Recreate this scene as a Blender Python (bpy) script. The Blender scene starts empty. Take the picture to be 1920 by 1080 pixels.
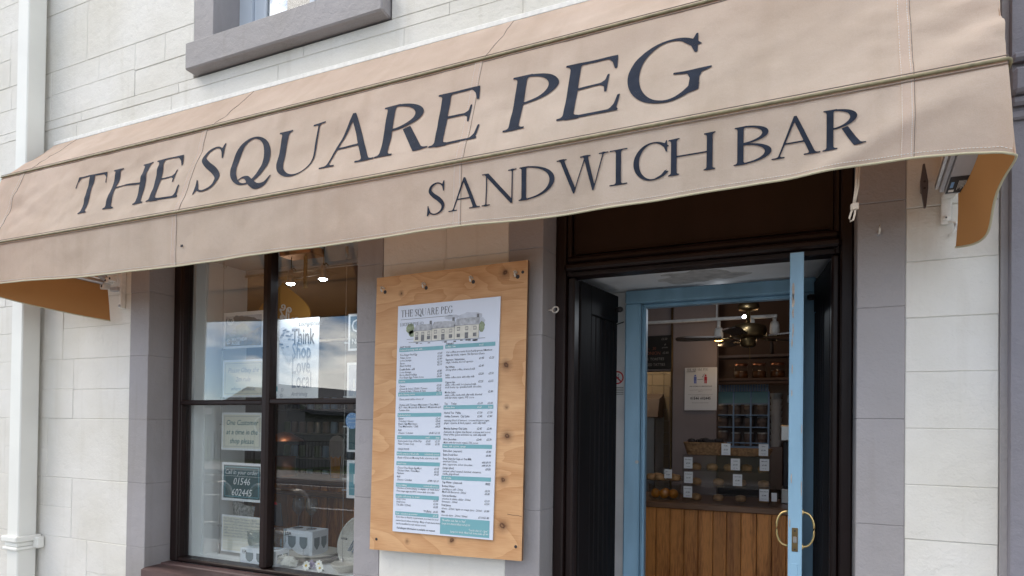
import bpy, math, random
import numpy as np
from mathutils import Vector, Matrix, noise
random.seed(7)
SC = bpy.context.scene
COL = SC.collection
PI = math.pi
rad = math.radians

# ------------------------------------------------------------------ camera
cam_d = bpy.data.cameras.new('camera')
cam_d.sensor_width = 36.0
cam_d.lens = 22.5
cam_d.shift_y = 0.1266
cam_d.clip_start = 0.05
cam_d.clip_end = 500
cam = bpy.data.objects.new('camera', cam_d)
COL.objects.link(cam)
yaw, pit, rol = rad(24.225), rad(0.654), rad(0.7176)
F0 = Vector((-math.sin(yaw), math.cos(yaw), 0)); R0 = Vector((math.cos(yaw), math.sin(yaw), 0)); U0 = Vector((0, 0, 1))
F1 = F0 * math.cos(pit) + U0 * math.sin(pit); U1 = U0 * math.cos(pit) - F0 * math.sin(pit)
R1 = R0 * math.cos(rol) + U1 * math.sin(rol); U2 = U1 * math.cos(rol) - R0 * math.sin(rol)
mw = Matrix.Identity(4)
for i in range(3):
    mw[i][0], mw[i][1], mw[i][2] = R1[i], U2[i], -F1[i]
mw[0][3], mw[1][3], mw[2][3] = 0.0, -2.4, 1.5
cam.matrix_world = mw
SC.camera = cam

# ------------------------------------------------------------------ world, sun, exposure
SUN_EL, SUN_AZ = rad(50), rad(238)      # azimuth clockwise from +Y: high, in front of the shop and to its left
world = bpy.data.worlds.new('World'); SC.world = world
world.use_nodes = True
wn = world.node_tree.nodes; wl = world.node_tree.links
wn.clear()
w_out = wn.new('ShaderNodeOutputWorld'); w_bg = wn.new('ShaderNodeBackground')
sky = wn.new('ShaderNodeTexSky'); sky.sky_type = 'NISHITA'; sky.sun_disc = False
sky.sun_elevation = SUN_EL; sky.sun_rotation = SUN_AZ; sky.air_density = 1.0; sky.dust_density = 0.2; sky.altitude = 1800; sky.ozone_density = 4.0
tc = wn.new('ShaderNodeTexCoord'); mp = wn.new('ShaderNodeMapping')
mp.inputs['Scale'].default_value = (1.0, 1.0, 2.2); mp.inputs['Rotation'].default_value = (0, 0, rad(30))
nz = wn.new('ShaderNodeTexNoise'); nz.inputs['Scale'].default_value = 4.2; nz.inputs['Detail'].default_value = 9; nz.inputs['Roughness'].default_value = 0.58; nz.inputs['Distortion'].default_value = 0.35
rp = wn.new('ShaderNodeValToRGB'); rp.color_ramp.elements[0].position = 0.46; rp.color_ramp.elements[1].position = 0.60
nz2 = wn.new('ShaderNodeTexNoise'); nz2.inputs['Scale'].default_value = 5.5; nz2.inputs['Detail'].default_value = 6
rp2 = wn.new('ShaderNodeValToRGB')
rp2.color_ramp.elements[0].position = 0.3; rp2.color_ramp.elements[0].color = (10.5, 10.2, 9.9, 1)
rp2.color_ramp.elements[1].position = 0.7; rp2.color_ramp.elements[1].color = (27, 26.2, 24.8, 1)
mx = wn.new('ShaderNodeMixRGB')
wl.new(tc.outputs['Generated'], mp.inputs['Vector']); wl.new(mp.outputs[0], nz.inputs['Vector']); wl.new(mp.outputs[0], nz2.inputs['Vector'])
wl.new(nz.outputs['Fac'], rp.inputs[0]); wl.new(nz2.outputs['Fac'], rp2.inputs[0])
wl.new(rp.outputs[0], mx.inputs[0]); wl.new(sky.outputs[0], mx.inputs[1]); wl.new(rp2.outputs[0], mx.inputs[2])
wl.new(mx.outputs[0], w_bg.inputs['Color']); w_bg.inputs['Strength'].default_value = 0.125
wl.new(w_bg.outputs[0], w_out.inputs['Surface'])

sun_d = bpy.data.lights.new('sun', 'SUN'); sun_d.energy = 1.5; sun_d.angle = rad(30); sun_d.color = (1.0, 0.90, 0.76)
sun = bpy.data.objects.new('sun', sun_d); COL.objects.link(sun)
sdir = Vector((math.sin(SUN_AZ) * math.cos(SUN_EL), math.cos(SUN_AZ) * math.cos(SUN_EL), math.sin(SUN_EL)))
sun.rotation_euler = sdir.to_track_quat('Z', 'Y').to_euler()
sun.location = sdir * 60

SC.view_settings.view_transform = 'Standard'
SC.view_settings.look = 'None'
SC.view_settings.exposure = 0.55
SC.view_settings.gamma = 1.0
SC.view_settings.use_curve_mapping = False
SC.render.engine = 'CYCLES'
SC.cycles.use_denoising = True
SC.cycles.max_bounces = 10
SC.cycles.transparent_max_bounces = 24
SC.cycles.sample_clamp_indirect = 6.0

# ------------------------------------------------------------------ materials
def nd(nt, t, **kw):
    n = nt.nodes.new(t)
    for k, v in kw.items():
        setattr(n, k, v)
    return n

def mat(name, col, rough=0.6, spec=0.5, var=0.0, vscale=6.0, bump=0.0, bscale=60.0, metal=0.0, stretch=(1, 1, 1), detail=5.0, dirt=0.0, coat=0.0):
    m = bpy.data.materials.new(name); m.use_nodes = True
    nt = m.node_tree; b = nt.nodes['Principled BSDF']
    b.inputs['Base Color'].default_value = (*col, 1); b.inputs['Roughness'].default_value = rough
    b.inputs['Specular IOR Level'].default_value = spec; b.inputs['Metallic'].default_value = metal
    if coat: b.inputs['Coat Weight'].default_value = coat; b.inputs['Coat Roughness'].default_value = 0.15
    if var or bump or dirt:
        t = nd(nt, 'ShaderNodeTexCoord'); mpn = nd(nt, 'ShaderNodeMapping'); mpn.inputs['Scale'].default_value = stretch
        nt.links.new(t.outputs['Object'], mpn.inputs[0])
    if var:
        n = nd(nt, 'ShaderNodeTexNoise'); n.inputs['Scale'].default_value = vscale; n.inputs['Detail'].default_value = detail
        r = nd(nt, 'ShaderNodeValToRGB')
        r.color_ramp.elements[0].position = 0.3; r.color_ramp.elements[1].position = 0.72
        r.color_ramp.elements[0].color = (*[c * (1 - var) for c in col], 1); r.color_ramp.elements[1].color = (*[min(1, c * (1 + var)) for c in col], 1)
        nt.links.new(mpn.outputs[0], n.inputs['Vector']); nt.links.new(n.outputs['Fac'], r.inputs[0]); nt.links.new(r.outputs[0], b.inputs['Base Color'])
    if bump:
        n = nd(nt, 'ShaderNodeTexNoise'); n.inputs['Scale'].default_value = bscale; n.inputs['Detail'].default_value = 6
        bp = nd(nt, 'ShaderNodeBump'); bp.inputs['Distance'].default_value = bump; bp.inputs['Strength'].default_value = 1.0
        nt.links.new(mpn.outputs[0], n.inputs['Vector']); nt.links.new(n.outputs['Fac'], bp.inputs['Height']); nt.links.new(bp.outputs[0], b.inputs['Normal'])
    return m

def paint_stone(name, col, crack=True):
    """several coats of masonry paint over dressed stone: fine stipple, ripples, hairline cracks, faint grime"""
    m = bpy.data.materials.new(name); m.use_nodes = True
    nt = m.node_tree; L = nt.links; b = nt.nodes['Principled BSDF']
    b.inputs['Roughness'].default_value = 0.62; b.inputs['Specular IOR Level'].default_value = 0.35
    t = nd(nt, 'ShaderNodeTexCoord')
    n1 = nd(nt, 'ShaderNodeTexNoise'); n1.inputs['Scale'].default_value = 140; n1.inputs['Detail'].default_value = 3
    n2 = nd(nt, 'ShaderNodeTexNoise'); n2.inputs['Scale'].default_value = 16; n2.inputs['Detail'].default_value = 7; n2.inputs['Roughness'].default_value = 0.6
    n3 = nd(nt, 'ShaderNodeTexNoise'); n3.inputs['Scale'].default_value = 2.2; n3.inputs['Detail'].default_value = 8
    dn = nd(nt, 'ShaderNodeTexNoise'); dn.inputs['Scale'].default_value = 9; dn.inputs['Detail'].default_value = 6
    for n in (n1, n2, n3, dn): L.new(t.outputs['Object'], n.inputs['Vector'])
    ad = nd(nt, 'ShaderNodeMixRGB', blend_type='ADD'); ad.inputs[0].default_value = 0.30
    L.new(t.outputs['Object'], ad.inputs[1]); L.new(dn.outputs['Color'], ad.inputs[2])
    vo = nd(nt, 'ShaderNodeTexVoronoi', feature='DISTANCE_TO_EDGE'); vo.inputs['Scale'].default_value = 4.0
    L.new(ad.outputs[0], vo.inputs['Vector'])
    cr = nd(nt, 'ShaderNodeMapRange'); cr.inputs['From Min'].default_value = 0.0; cr.inputs['From Max'].default_value = 0.009; cr.inputs['To Min'].default_value = 0; cr.inputs['To Max'].default_value = 1
    L.new(vo.outputs['Distance'], cr.inputs['Value'])
    mk = nd(nt, 'ShaderNodeMapRange'); mk.inputs['From Min'].default_value = 0.54; mk.inputs['From Max'].default_value = 0.70
    L.new(n3.outputs['Fac'], mk.inputs['Value'])
    inv = nd(nt, 'ShaderNodeMath', operation='SUBTRACT'); inv.inputs[0].default_value = 1.0; L.new(cr.outputs[0], inv.inputs[1])
    cm = nd(nt, 'ShaderNodeMath', operation='MULTIPLY'); L.new(inv.outputs[0], cm.inputs[0]); L.new(mk.outputs[0], cm.inputs[1])
    # colour: base, slightly grimy patches, crack lines
    r = nd(nt, 'ShaderNodeValToRGB'); r.color_ramp.elements[0].position = 0.3; r.color_ramp.elements[1].position = 0.65
    r.color_ramp.elements[0].color = (col[0] * .87, col[1] * .855, col[2] * .81, 1); r.color_ramp.elements[1].color = (*col, 1)
    L.new(n3.outputs['Fac'], r.inputs[0])
    # faint rain streaks
    ms_ = nd(nt, 'ShaderNodeMapping'); ms_.inputs['Scale'].default_value = (1, 1, .07); L.new(t.outputs['Object'], ms_.inputs[0])
    ns_ = nd(nt, 'ShaderNodeTexNoise'); ns_.inputs['Scale'].default_value = 15; ns_.inputs['Detail'].default_value = 6; L.new(ms_.outputs[0], ns_.inputs['Vector'])
    rs_ = nd(nt, 'ShaderNodeValToRGB'); rs_.color_ramp.elements[0].position = .56; rs_.color_ramp.elements[1].position = .74
    rs_.color_ramp.elements[0].color = (1, 1, 1, 1); rs_.color_ramp.elements[1].color = (.915, .905, .885, 1); L.new(ns_.outputs['Fac'], rs_.inputs[0])
    mst = nd(nt, 'ShaderNodeMixRGB', blend_type='MULTIPLY'); mst.inputs[0].default_value = 1; L.new(r.outputs[0], mst.inputs[1]); L.new(rs_.outputs[0], mst.inputs[2])
    mxc = nd(nt, 'ShaderNodeMixRGB', blend_type='MULTIPLY'); mxc.inputs[2].default_value = (.62, .60, .57, 1)
    cf = nd(nt, 'ShaderNodeMath', operation='MULTIPLY'); cf.inputs[1].default_value = 0.14 if crack else 0.08
    L.new(cm.outputs[0], cf.inputs[0]); L.new(cf.outputs[0], mxc.inputs[0]); L.new(mst.outputs[0], mxc.inputs[1]); L.new(mxc.outputs[0], b.inputs['Base Color'])
    h = nd(nt, 'ShaderNodeMath', operation='MULTIPLY_ADD'); h.inputs[1].default_value = 0.16; L.new(n1.outputs['Fac'], h.inputs[0]); L.new(n2.outputs['Fac'], h.inputs[2])
    h2 = nd(nt, 'ShaderNodeMath', operation='MULTIPLY_ADD'); h2.inputs[1].default_value = -0.20; L.new(cm.outputs[0], h2.inputs[0]); L.new(h.outputs[0], h2.inputs[2])
    bp = nd(nt, 'ShaderNodeBump'); bp.inputs['Distance'].default_value = 0.0062; bp.inputs['Strength'].default_value = 1.0
    L.new(h2.outputs[0], bp.inputs['Height']); L.new(bp.outputs[0], b.inputs['Normal'])
    return m

def wood(name, c1, c2, scale=1.0, axis='z', rough=0.55, knots=(), bump=0.0006, rings=14.0, spec=0.35):
    m = bpy.data.materials.new(name); m.use_nodes = True
    nt = m.node_tree; L = nt.links; b = nt.nodes['Principled BSDF']
    b.inputs['Roughness'].default_value = rough; b.inputs['Specular IOR Level'].default_value = spec
    t = nd(nt, 'ShaderNodeTexCoord'); mpn = nd(nt, 'ShaderNodeMapping')
    st = {'z': (1, 1, .12), 'x': (.12, 1, 1)}[axis]
    mpn.inputs['Scale'].default_value = tuple(s * scale for s in st)
    L.new(t.outputs['Object'], mpn.inputs[0])
    n = nd(nt, 'ShaderNodeTexNoise'); n.inputs['Scale'].default_value = 5; n.inputs['Detail'].default_value = 3; n.inputs['Distortion'].default_value = 0.6
    L.new(mpn.outputs[0], n.inputs['Vector'])
    ml = nd(nt, 'ShaderNodeMath', operation='MULTIPLY'); ml.inputs[1].default_value = rings; L.new(n.outputs['Fac'], ml.inputs[0])
    sn = nd(nt, 'ShaderNodeMath', operation='SINE'); L.new(ml.outputs[0], sn.inputs[0])
    fi = nd(nt, 'ShaderNodeTexNoise'); fi.inputs['Scale'].default_value = 90; fi.inputs['Detail'].default_value = 4; L.new(mpn.outputs[0], fi.inputs['Vector'])
    ma = nd(nt, 'ShaderNodeMath', operation='MULTIPLY_ADD'); ma.inputs[1].default_value = 0.22; L.new(sn.outputs[0], ma.inputs[0]); L.new(fi.outputs['Fac'], ma.inputs[2])
    r = nd(nt, 'ShaderNodeValToRGB'); r.color_ramp.elements[0].position = 0.25; r.color_ramp.elements[1].position = 0.72
    r.color_ramp.elements[0].color = (*c2, 1); r.color_ramp.elements[1].color = (*c1, 1)
    L.new(ma.outputs[0], r.inputs[0])
    out = r.outputs[0]
    for (kx, kz, kr) in knots:
        sx = nd(nt, 'ShaderNodeSeparateXYZ'); L.new(t.outputs['Object'], sx.inputs[0])
        cb = nd(nt, 'ShaderNodeCombineXYZ'); L.new(sx.outputs[0], cb.inputs[0]); L.new(sx.outputs[2], cb.inputs[1])
        wob = nd(nt, 'ShaderNodeMixRGB', blend_type='ADD'); wob.inputs[0].default_value = 0.012; L.new(cb.outputs[0], wob.inputs[1]); L.new(n.outputs['Color'], wob.inputs[2])
        ds = nd(nt, 'ShaderNodeVectorMath', operation='DISTANCE'); ds.inputs[1].default_value = (kx + .006, kz + .006, 0); L.new(wob.outputs[0], ds.inputs[0])
        mr = nd(nt, 'ShaderNodeMapRange'); mr.inputs['From Min'].default_value = kr * .45; mr.inputs['From Max'].default_value = kr * 1.5; mr.inputs['To Min'].default_value = 0.93; mr.inputs['To Max'].default_value = 0
        L.new(ds.outputs['Value'], mr.inputs['Value'])
        mk = nd(nt, 'ShaderNodeMixRGB'); mk.inputs[2].default_value = (.06, .022, .012, 1)
        L.new(mr.outputs[0], mk.inputs[0]); L.new(out, mk.inputs[1]); out = mk.outputs[0]
    oi = nd(nt, 'ShaderNodeObjectInfo'); hv = nd(nt, 'ShaderNodeHueSaturation')
    mr = nd(nt, 'ShaderNodeMapRange'); mr.inputs['To Min'].default_value = 0.78; mr.inputs['To Max'].default_value = 1.2; L.new(oi.outputs['Random'], mr.inputs['Value'])
    if not knots: L.new(mr.outputs[0], hv.inputs['Value'])
    L.new(out, hv.inputs['Color']); L.new(hv.outputs[0], b.inputs['Base Color'])
    bp = nd(nt, 'ShaderNodeBump'); bp.inputs['Distance'].default_value = bump; L.new(ma.outputs[0], bp.inputs['Height']); L.new(bp.outputs[0], b.inputs['Normal'])
    return m

def rotary_ply(name, c1, c2, knots):
    """rotary-cut veneer: broad contour swirls, fine pores, knots with a dark rim"""
    m = bpy.data.materials.new(name); m.use_nodes = True
    nt = m.node_tree; L = nt.links; b = nt.nodes['Principled BSDF']; b.inputs['Roughness'].default_value = .62; b.inputs['Specular IOR Level'].default_value = .3
    t = nd(nt, 'ShaderNodeTexCoord'); mpn = nd(nt, 'ShaderNodeMapping'); mpn.inputs['Scale'].default_value = (.55, 1, 1.5); L.new(t.outputs['Object'], mpn.inputs[0])
    n = nd(nt, 'ShaderNodeTexNoise'); n.inputs['Scale'].default_value = 2.6; n.inputs['Detail'].default_value = 2.5; n.inputs['Roughness'].default_value = .42; n.inputs['Distortion'].default_value = .9
    L.new(mpn.outputs[0], n.inputs['Vector'])
    ml = nd(nt, 'ShaderNodeMath', operation='MULTIPLY'); ml.inputs[1].default_value = 9; L.new(n.outputs['Fac'], ml.inputs[0])
    fr = nd(nt, 'ShaderNodeMath', operation='FRACT'); L.new(ml.outputs[0], fr.inputs[0])
    pw = nd(nt, 'ShaderNodeMath', operation='POWER'); pw.inputs[1].default_value = 1.5; L.new(fr.outputs[0], pw.inputs[0])
    mp2 = nd(nt, 'ShaderNodeMapping'); mp2.inputs['Scale'].default_value = (.06, 1, 1); L.new(t.outputs['Object'], mp2.inputs[0])
    fi = nd(nt, 'ShaderNodeTexNoise'); fi.inputs['Scale'].default_value = 230; fi.inputs['Detail'].default_value = 4; L.new(mp2.outputs[0], fi.inputs['Vector'])
    bl = nd(nt, 'ShaderNodeTexNoise'); bl.inputs['Scale'].default_value = 5; bl.inputs['Detail'].default_value = 4; L.new(mpn.outputs[0], bl.inputs['Vector'])
    a1 = nd(nt, 'ShaderNodeMath', operation='MULTIPLY_ADD'); a1.inputs[1].default_value = .24; L.new(pw.outputs[0], a1.inputs[0])
    a2 = nd(nt, 'ShaderNodeMath', operation='MULTIPLY_ADD'); a2.inputs[1].default_value = .46; L.new(fi.outputs['Fac'], a2.inputs[0])
    sb = nd(nt, 'ShaderNodeMath', operation='MULTIPLY'); sb.inputs[1].default_value = .75; L.new(bl.outputs['Fac'], sb.inputs[0]); L.new(sb.outputs[0], a2.inputs[2]); L.new(a2.outputs[0], a1.inputs[2])
    r = nd(nt, 'ShaderNodeValToRGB'); r.color_ramp.elements[0].position = .46; r.color_ramp.elements[1].position = .96
    r.color_ramp.elements[0].color = (*c1, 1); r.color_ramp.elements[1].color = (*c2, 1); L.new(a1.outputs[0], r.inputs[0])
    out = r.outputs[0]
    sx = nd(nt, 'ShaderNodeSeparateXYZ'); L.new(t.outputs['Object'], sx.inputs[0]); cb = nd(nt, 'ShaderNodeCombineXYZ'); L.new(sx.outputs[0], cb.inputs[0]); L.new(sx.outputs[2], cb.inputs[1])
    kn = nd(nt, 'ShaderNodeTexNoise'); kn.inputs['Scale'].default_value = 45; kn.inputs['Detail'].default_value = 3; L.new(t.outputs['Object'], kn.inputs['Vector'])
    wob = nd(nt, 'ShaderNodeMixRGB', blend_type='ADD'); wob.inputs[0].default_value = .014; L.new(cb.outputs[0], wob.inputs[1]); L.new(kn.outputs['Color'], wob.inputs[2])
    for (kx, kz, kr) in knots:
        ds = nd(nt, 'ShaderNodeVectorMath', operation='DISTANCE'); ds.inputs[1].default_value = (kx + .007, kz + .007, 0); L.new(wob.outputs[0], ds.inputs[0])
        rr = nd(nt, 'ShaderNodeValToRGB'); e = rr.color_ramp.elements
        e[0].position = 0; e[0].color = (.55, .55, .55, 1); e[1].position = 1; e[1].color = (0, 0, 0, 1)
        for p_, v_ in ((.16, .6), (.27, 1.0), (.36, .55), (.55, .28)): q_ = e.new(p_); q_.color = (v_, v_, v_, 1)
        mr = nd(nt, 'ShaderNodeMapRange'); mr.inputs['From Max'].default_value = kr * 3.2; L.new(ds.outputs['Value'], mr.inputs['Value']); L.new(mr.outputs[0], rr.inputs[0])
        mk = nd(nt, 'ShaderNodeMixRGB'); mk.inputs[2].default_value = (.075, .028, .014, 1); L.new(rr.outputs[0], mk.inputs[0]); L.new(out, mk.inputs[1]); out = mk.outputs[0]
    L.new(out, b.inputs['Base Color'])
    bp = nd(nt, 'ShaderNodeBump'); bp.inputs['Distance'].default_value = .0008; L.new(a1.outputs[0], bp.inputs['Height']); L.new(bp.outputs[0], b.inputs['Normal'])
    return m

def fabric(name, col, trans, tw=0.3):
    """woven acrylic canvas that lets some warm light through"""
    m = bpy.data.materials.new(name); m.use_nodes = True
    nt = m.node_tree; L = nt.links; b = nt.nodes['Principled BSDF']; out = nt.nodes['Material Output']
    b.inputs['Roughness'].default_value = 0.85; b.inputs['Specular IOR Level'].default_value = 0.2
    t = nd(nt, 'ShaderNodeTexCoord')
    n = nd(nt, 'ShaderNodeTexNoise'); n.inputs['Scale'].default_value = 3.0; n.inputs['Detail'].default_value = 7; n.inputs['Roughness'].default_value = .62
    n2 = nd(nt, 'ShaderNodeTexNoise'); n2.inputs['Scale'].default_value = 420; n2.inputs['Detail'].default_value = 2
    for k in (n, n2): L.new(t.outputs['Object'], k.inputs['Vector'])
    r = nd(nt, 'ShaderNodeValToRGB'); r.color_ramp.elements[0].position = .32; r.color_ramp.elements[1].position = .68
    r.color_ramp.elements[0].color = (*[c * w for c, w in zip(col, (.86, .85, .83))], 1); r.color_ramp.elements[1].color = (*[c * 1.06 for c in col], 1)
    L.new(n.outputs['Fac'], r.inputs[0])
    mm = nd(nt, 'ShaderNodeMixRGB', blend_type='OVERLAY'); mm.inputs[0].default_value = .18; L.new(r.outputs[0], mm.inputs[1]); L.new(n2.outputs['Fac'], mm.inputs[2])
    ms_ = nd(nt, 'ShaderNodeMapping'); ms_.inputs['Scale'].default_value = (1, .1, .10); L.new(t.outputs['Object'], ms_.inputs[0])
    ns_ = nd(nt, 'ShaderNodeTexNoise'); ns_.inputs['Scale'].default_value = 13; ns_.inputs['Detail'].default_value = 6; L.new(ms_.outputs[0], ns_.inputs['Vector'])
    rs_ = nd(nt, 'ShaderNodeValToRGB'); rs_.color_ramp.elements[0].position = .50; rs_.color_ramp.elements[1].position = .75
    rs_.color_ramp.elements[0].color = (1, 1, 1, 1); rs_.color_ramp.elements[1].color = (.90, .893, .88, 1); L.new(ns_.outputs['Fac'], rs_.inputs[0])
    mst = nd(nt, 'ShaderNodeMixRGB', blend_type='MULTIPLY'); mst.inputs[0].default_value = 1; L.new(mm.outputs[0], mst.inputs[1]); L.new(rs_.outputs[0], mst.inputs[2])
    L.new(mst.outputs[0], b.inputs['Base Color'])
    n3 = nd(nt, 'ShaderNodeTexNoise'); n3.inputs['Scale'].default_value = 11; n3.inputs['Detail'].default_value = 5; L.new(t.outputs['Object'], n3.inputs['Vector'])
    hh = nd(nt, 'ShaderNodeMath', operation='MULTIPLY_ADD'); hh.inputs[1].default_value = .05; L.new(n2.outputs['Fac'], hh.inputs[0]); L.new(n3.outputs['Fac'], hh.inputs[2])
    bp = nd(nt, 'ShaderNodeBump'); bp.inputs['Distance'].default_value = .007; bp.inputs['Strength'].default_value = .8; L.new(hh.outputs[0], bp.inputs['Height']); L.new(bp.outputs[0], b.inputs['Normal'])
    # back faces: shade and the orange glow through the cloth put into colour
    tr = nd(nt, 'ShaderNodeBsdfTranslucent'); tr.inputs['Color'].default_value = (*trans, 1)
    ms = nd(nt, 'ShaderNodeMixShader'); ms.inputs[0].default_value = tw
    L.new(b.outputs[0], ms.inputs[1]); L.new(tr.outputs[0], ms.inputs[2])
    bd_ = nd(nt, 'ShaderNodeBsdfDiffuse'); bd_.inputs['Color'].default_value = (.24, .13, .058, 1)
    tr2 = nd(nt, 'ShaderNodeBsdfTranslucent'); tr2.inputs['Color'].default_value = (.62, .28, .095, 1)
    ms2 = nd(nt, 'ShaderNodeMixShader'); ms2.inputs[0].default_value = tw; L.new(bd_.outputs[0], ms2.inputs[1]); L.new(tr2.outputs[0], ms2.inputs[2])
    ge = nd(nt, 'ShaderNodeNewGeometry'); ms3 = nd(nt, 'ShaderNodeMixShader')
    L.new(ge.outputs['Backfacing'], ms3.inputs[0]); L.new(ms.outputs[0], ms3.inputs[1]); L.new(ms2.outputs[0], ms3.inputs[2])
    L.new(ms3.outputs[0], out.inputs['Surface'])
    return m

def pane_mat(name, tint=(1, 1, 1), ior=1.5, wav=0.0, gain=1.0):
    m = bpy.data.materials.new(name); m.use_nodes = True
    nt = m.node_tree; L = nt.links; nt.nodes.clear()
    o = nd(nt, 'ShaderNodeOutputMaterial'); tr = nd(nt, 'ShaderNodeBsdfTransparent'); tr.inputs[0].default_value = (*tint, 1)
    gl = nd(nt, 'ShaderNodeBsdfGlossy'); gl.inputs['Roughness'].default_value = 0.0
    fr = nd(nt, 'ShaderNodeFresnel')
    # rays leave thin glass at the angle they came in, so the far face gets the same reflectance as the near one
    ge = nd(nt, 'ShaderNodeNewGeometry'); sw_ = nd(nt, 'ShaderNodeMapRange'); sw_.inputs['To Min'].default_value = ior; sw_.inputs['To Max'].default_value = 1 / ior
    L.new(ge.outputs['Backfacing'], sw_.inputs['Value']); L.new(sw_.outputs[0], fr.inputs['IOR'])
    ms = nd(nt, 'ShaderNodeMixShader')
    if gain != 1.0:
        mu = nd(nt, 'ShaderNodeMath', operation='MULTIPLY'); mu.inputs[1].default_value = gain; L.new(fr.outputs[0], mu.inputs[0]); L.new(mu.outputs[0], ms.inputs[0])
    else:
        L.new(fr.outputs[0], ms.inputs[0])
    L.new(tr.outputs[0], ms.inputs[1]); L.new(gl.outputs[0], ms.inputs[2]); L.new(ms.outputs[0], o.inputs['Surface'])
    if wav:
        t = nd(nt, 'ShaderNodeTexCoord'); n = nd(nt, 'ShaderNodeTexNoise'); n.inputs['Scale'].default_value = 1.6; n.inputs['Detail'].default_value = 1
        L.new(t.outputs['Object'], n.inputs['Vector'])
        bp = nd(nt, 'ShaderNodeBump'); bp.inputs['Distance'].default_value = wav; L.new(n.outputs['Fac'], bp.inputs['Height'])
        L.new(bp.outputs[0], gl.inputs['Normal'])
    return m

def emit(name, col, s):
    m = bpy.data.materials.new(name); m.use_nodes = True
    nt = m.node_tree; nt.nodes.clear()
    o = nd(nt, 'ShaderNodeOutputMaterial'); e = nd(nt, 'ShaderNodeEmission'); e.inputs[0].default_value = (*col, 1); e.inputs[1].default_value = s
    nt.links.new(e.outputs[0], o.inputs['Surface'])
    return m

M = {}
M['white'] = paint_stone('cream_masonry_paint', (.685, .672, .64))
M['grey'] = paint_stone('grey_masonry_paint', (.318, .305, .318))
M['slate_render'] = paint_stone('blue_grey_render', (.22, .215, .25))
M['core'] = mat('wall_core_mortar', (.72, .70, .67), .8, bump=.003, bscale=40)
M['brown'] = mat('dark_brown_gloss_paint', (.015, .0075, .0068), .42, .28, var=.35, vscale=5, bump=.0015, bscale=30, stretch=(1, 1, .3))
M['sill_brown'] = mat('weathered_brown_paint', (.085, .052, .050), .55, .4, var=.5, vscale=14, bump=.002, bscale=60, stretch=(.15, 1, 1))
M['leafblack'] = mat('blue_black_door_paint', (.011, .0095, .0105), .6, .14, var=.3, vscale=8, bump=.001, bscale=40, stretch=(1, 1, .2))
M['blue'] = mat('pale_blue_door_paint', (.225, .385, .52), .45, .4, var=.20, vscale=7, bump=.0012, bscale=50, stretch=(1, 1, .25))
M['rawpatch'] = mat('bare_wood_under_chipped_paint', (.36, .30, .25), .7, var=.3, vscale=60)
M['porch_white'] = mat('off_white_porch_paint', (.80, .80, .81), .6, .3, var=.10, vscale=5, bump=.002, bscale=25)
M['stain'] = mat('damp_stain_on_paint', (.56, .55, .54), .7, var=.25, vscale=18)
M['upvc'] = mat('white_pipe_paint', (.74, .745, .71), .4, .5, var=.06, vscale=2.5, bump=.0006, bscale=25)
M['canvas'] = fabric('beige_awning_canvas', (.635, .553, .476), (.92, .42, .13), .37)
M['canvas_dark'] = M['canvas']
M['ink'] = mat('navy_sign_ink', (.016, .022, .038), .75, .15, var=.2, vscale=30)
M['piping'] = mat('olive_piping_cord', (.23, .20, .115), .6, var=.3, vscale=40)
M['hem'] = mat('pale_olive_hem_binding', (.46, .42, .29), .75, bump=.0008, bscale=300)
M['thread'] = mat('white_stitching_thread', (.75, .72, .68), .8)
M['seamline'] = mat('dark_seam_edge', (.20, .15, .12), .8)
M['alu'] = mat('anodised_aluminium', (.55, .55, .56), .35, .5, metal=.9, var=.1, vscale=20)
M['grey_metal'] = mat('grey_arm_paint', (.42, .42, .44), .4, .5, var=.08, vscale=12)
M['white_metal'] = mat('white_enamel_metal', (.72, .71, .68), .4, .5, var=.1, vscale=40)
M['sticker'] = mat('black_sticker_film', (.02, .022, .028), .35)
M['stickerblue'] = mat('blue_sticker_print', (.20, .36, .62), .4)
M['black'] = mat('dark_iron_paint', (.03, .027, .03), .5, .4, var=.2, vscale=30)
M['cleat'] = mat('dark_grey_cleat_paint', (.075, .065, .072), .5)
M['rope'] = mat('braided_cream_cord', (.62, .52, .42), .8, bump=.001, bscale=400)
KN = [(-1.098, 2.120, .011), (-1.050, 2.108, .007), (-1.088, 1.742, .011), (-1.086, 1.573, .006), (-1.080, 1.455, .012), (-1.096, 1.276, .010), (-1.096, 1.092, .013), (-1.60, 2.07, .006), (-1.33, 1.012, .009), (-1.55, .99, .006)]
M['ply'] = rotary_ply('weathered_plywood', (.63, .385, .205), (.44, .225, .10), knots=[(x + 1.36, z - .945, r) for x, z, r in KN])
M['ply_edge'] = mat('plywood_edge_layers', (.17, .10, .06), .8, var=.6, vscale=40, stretch=(20, 1, .1))
M['paper'] = mat('white_gloss_board', (.62, .67, .775), .35, .5)
M['card'] = mat('white_card', (.76, .77, .78), .5)
M['teal'] = mat('teal_print', (.10, .30, .355), .45)
M['teal_lt'] = mat('light_teal_print', (.16, .37, .42), .45)
M['teal_dk'] = mat('dark_teal_print', (.018, .070, .078), .45)
M['cream_print'] = mat('cream_print', (.70, .68, .57), .5)
M['inktext'] = mat('dark_grey_print', (.03, .035, .045), .5)
M['whitetext'] = mat('white_print', (.75, .77, .77), .5)
M['tealtext'] = mat('teal_text_print', (.03, .16, .19), .5)
M['bluegrey_text'] = mat('blue_grey_text_print', (.22, .26, .33), .5)
M['red'] = mat('red_print', (.5, .02, .03), .5)
M['roofprint'] = mat('sketched_roof_wash', (.40, .42, .46), .6, var=.3, vscale=60)
M['skyprint'] = mat('sketched_sky_wash', (.48, .52, .60), .6, var=.15, vscale=25)
M['pale_wash'] = mat('pale_watercolour_wash', (.60, .61, .64), .6, var=.10, vscale=25)
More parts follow.
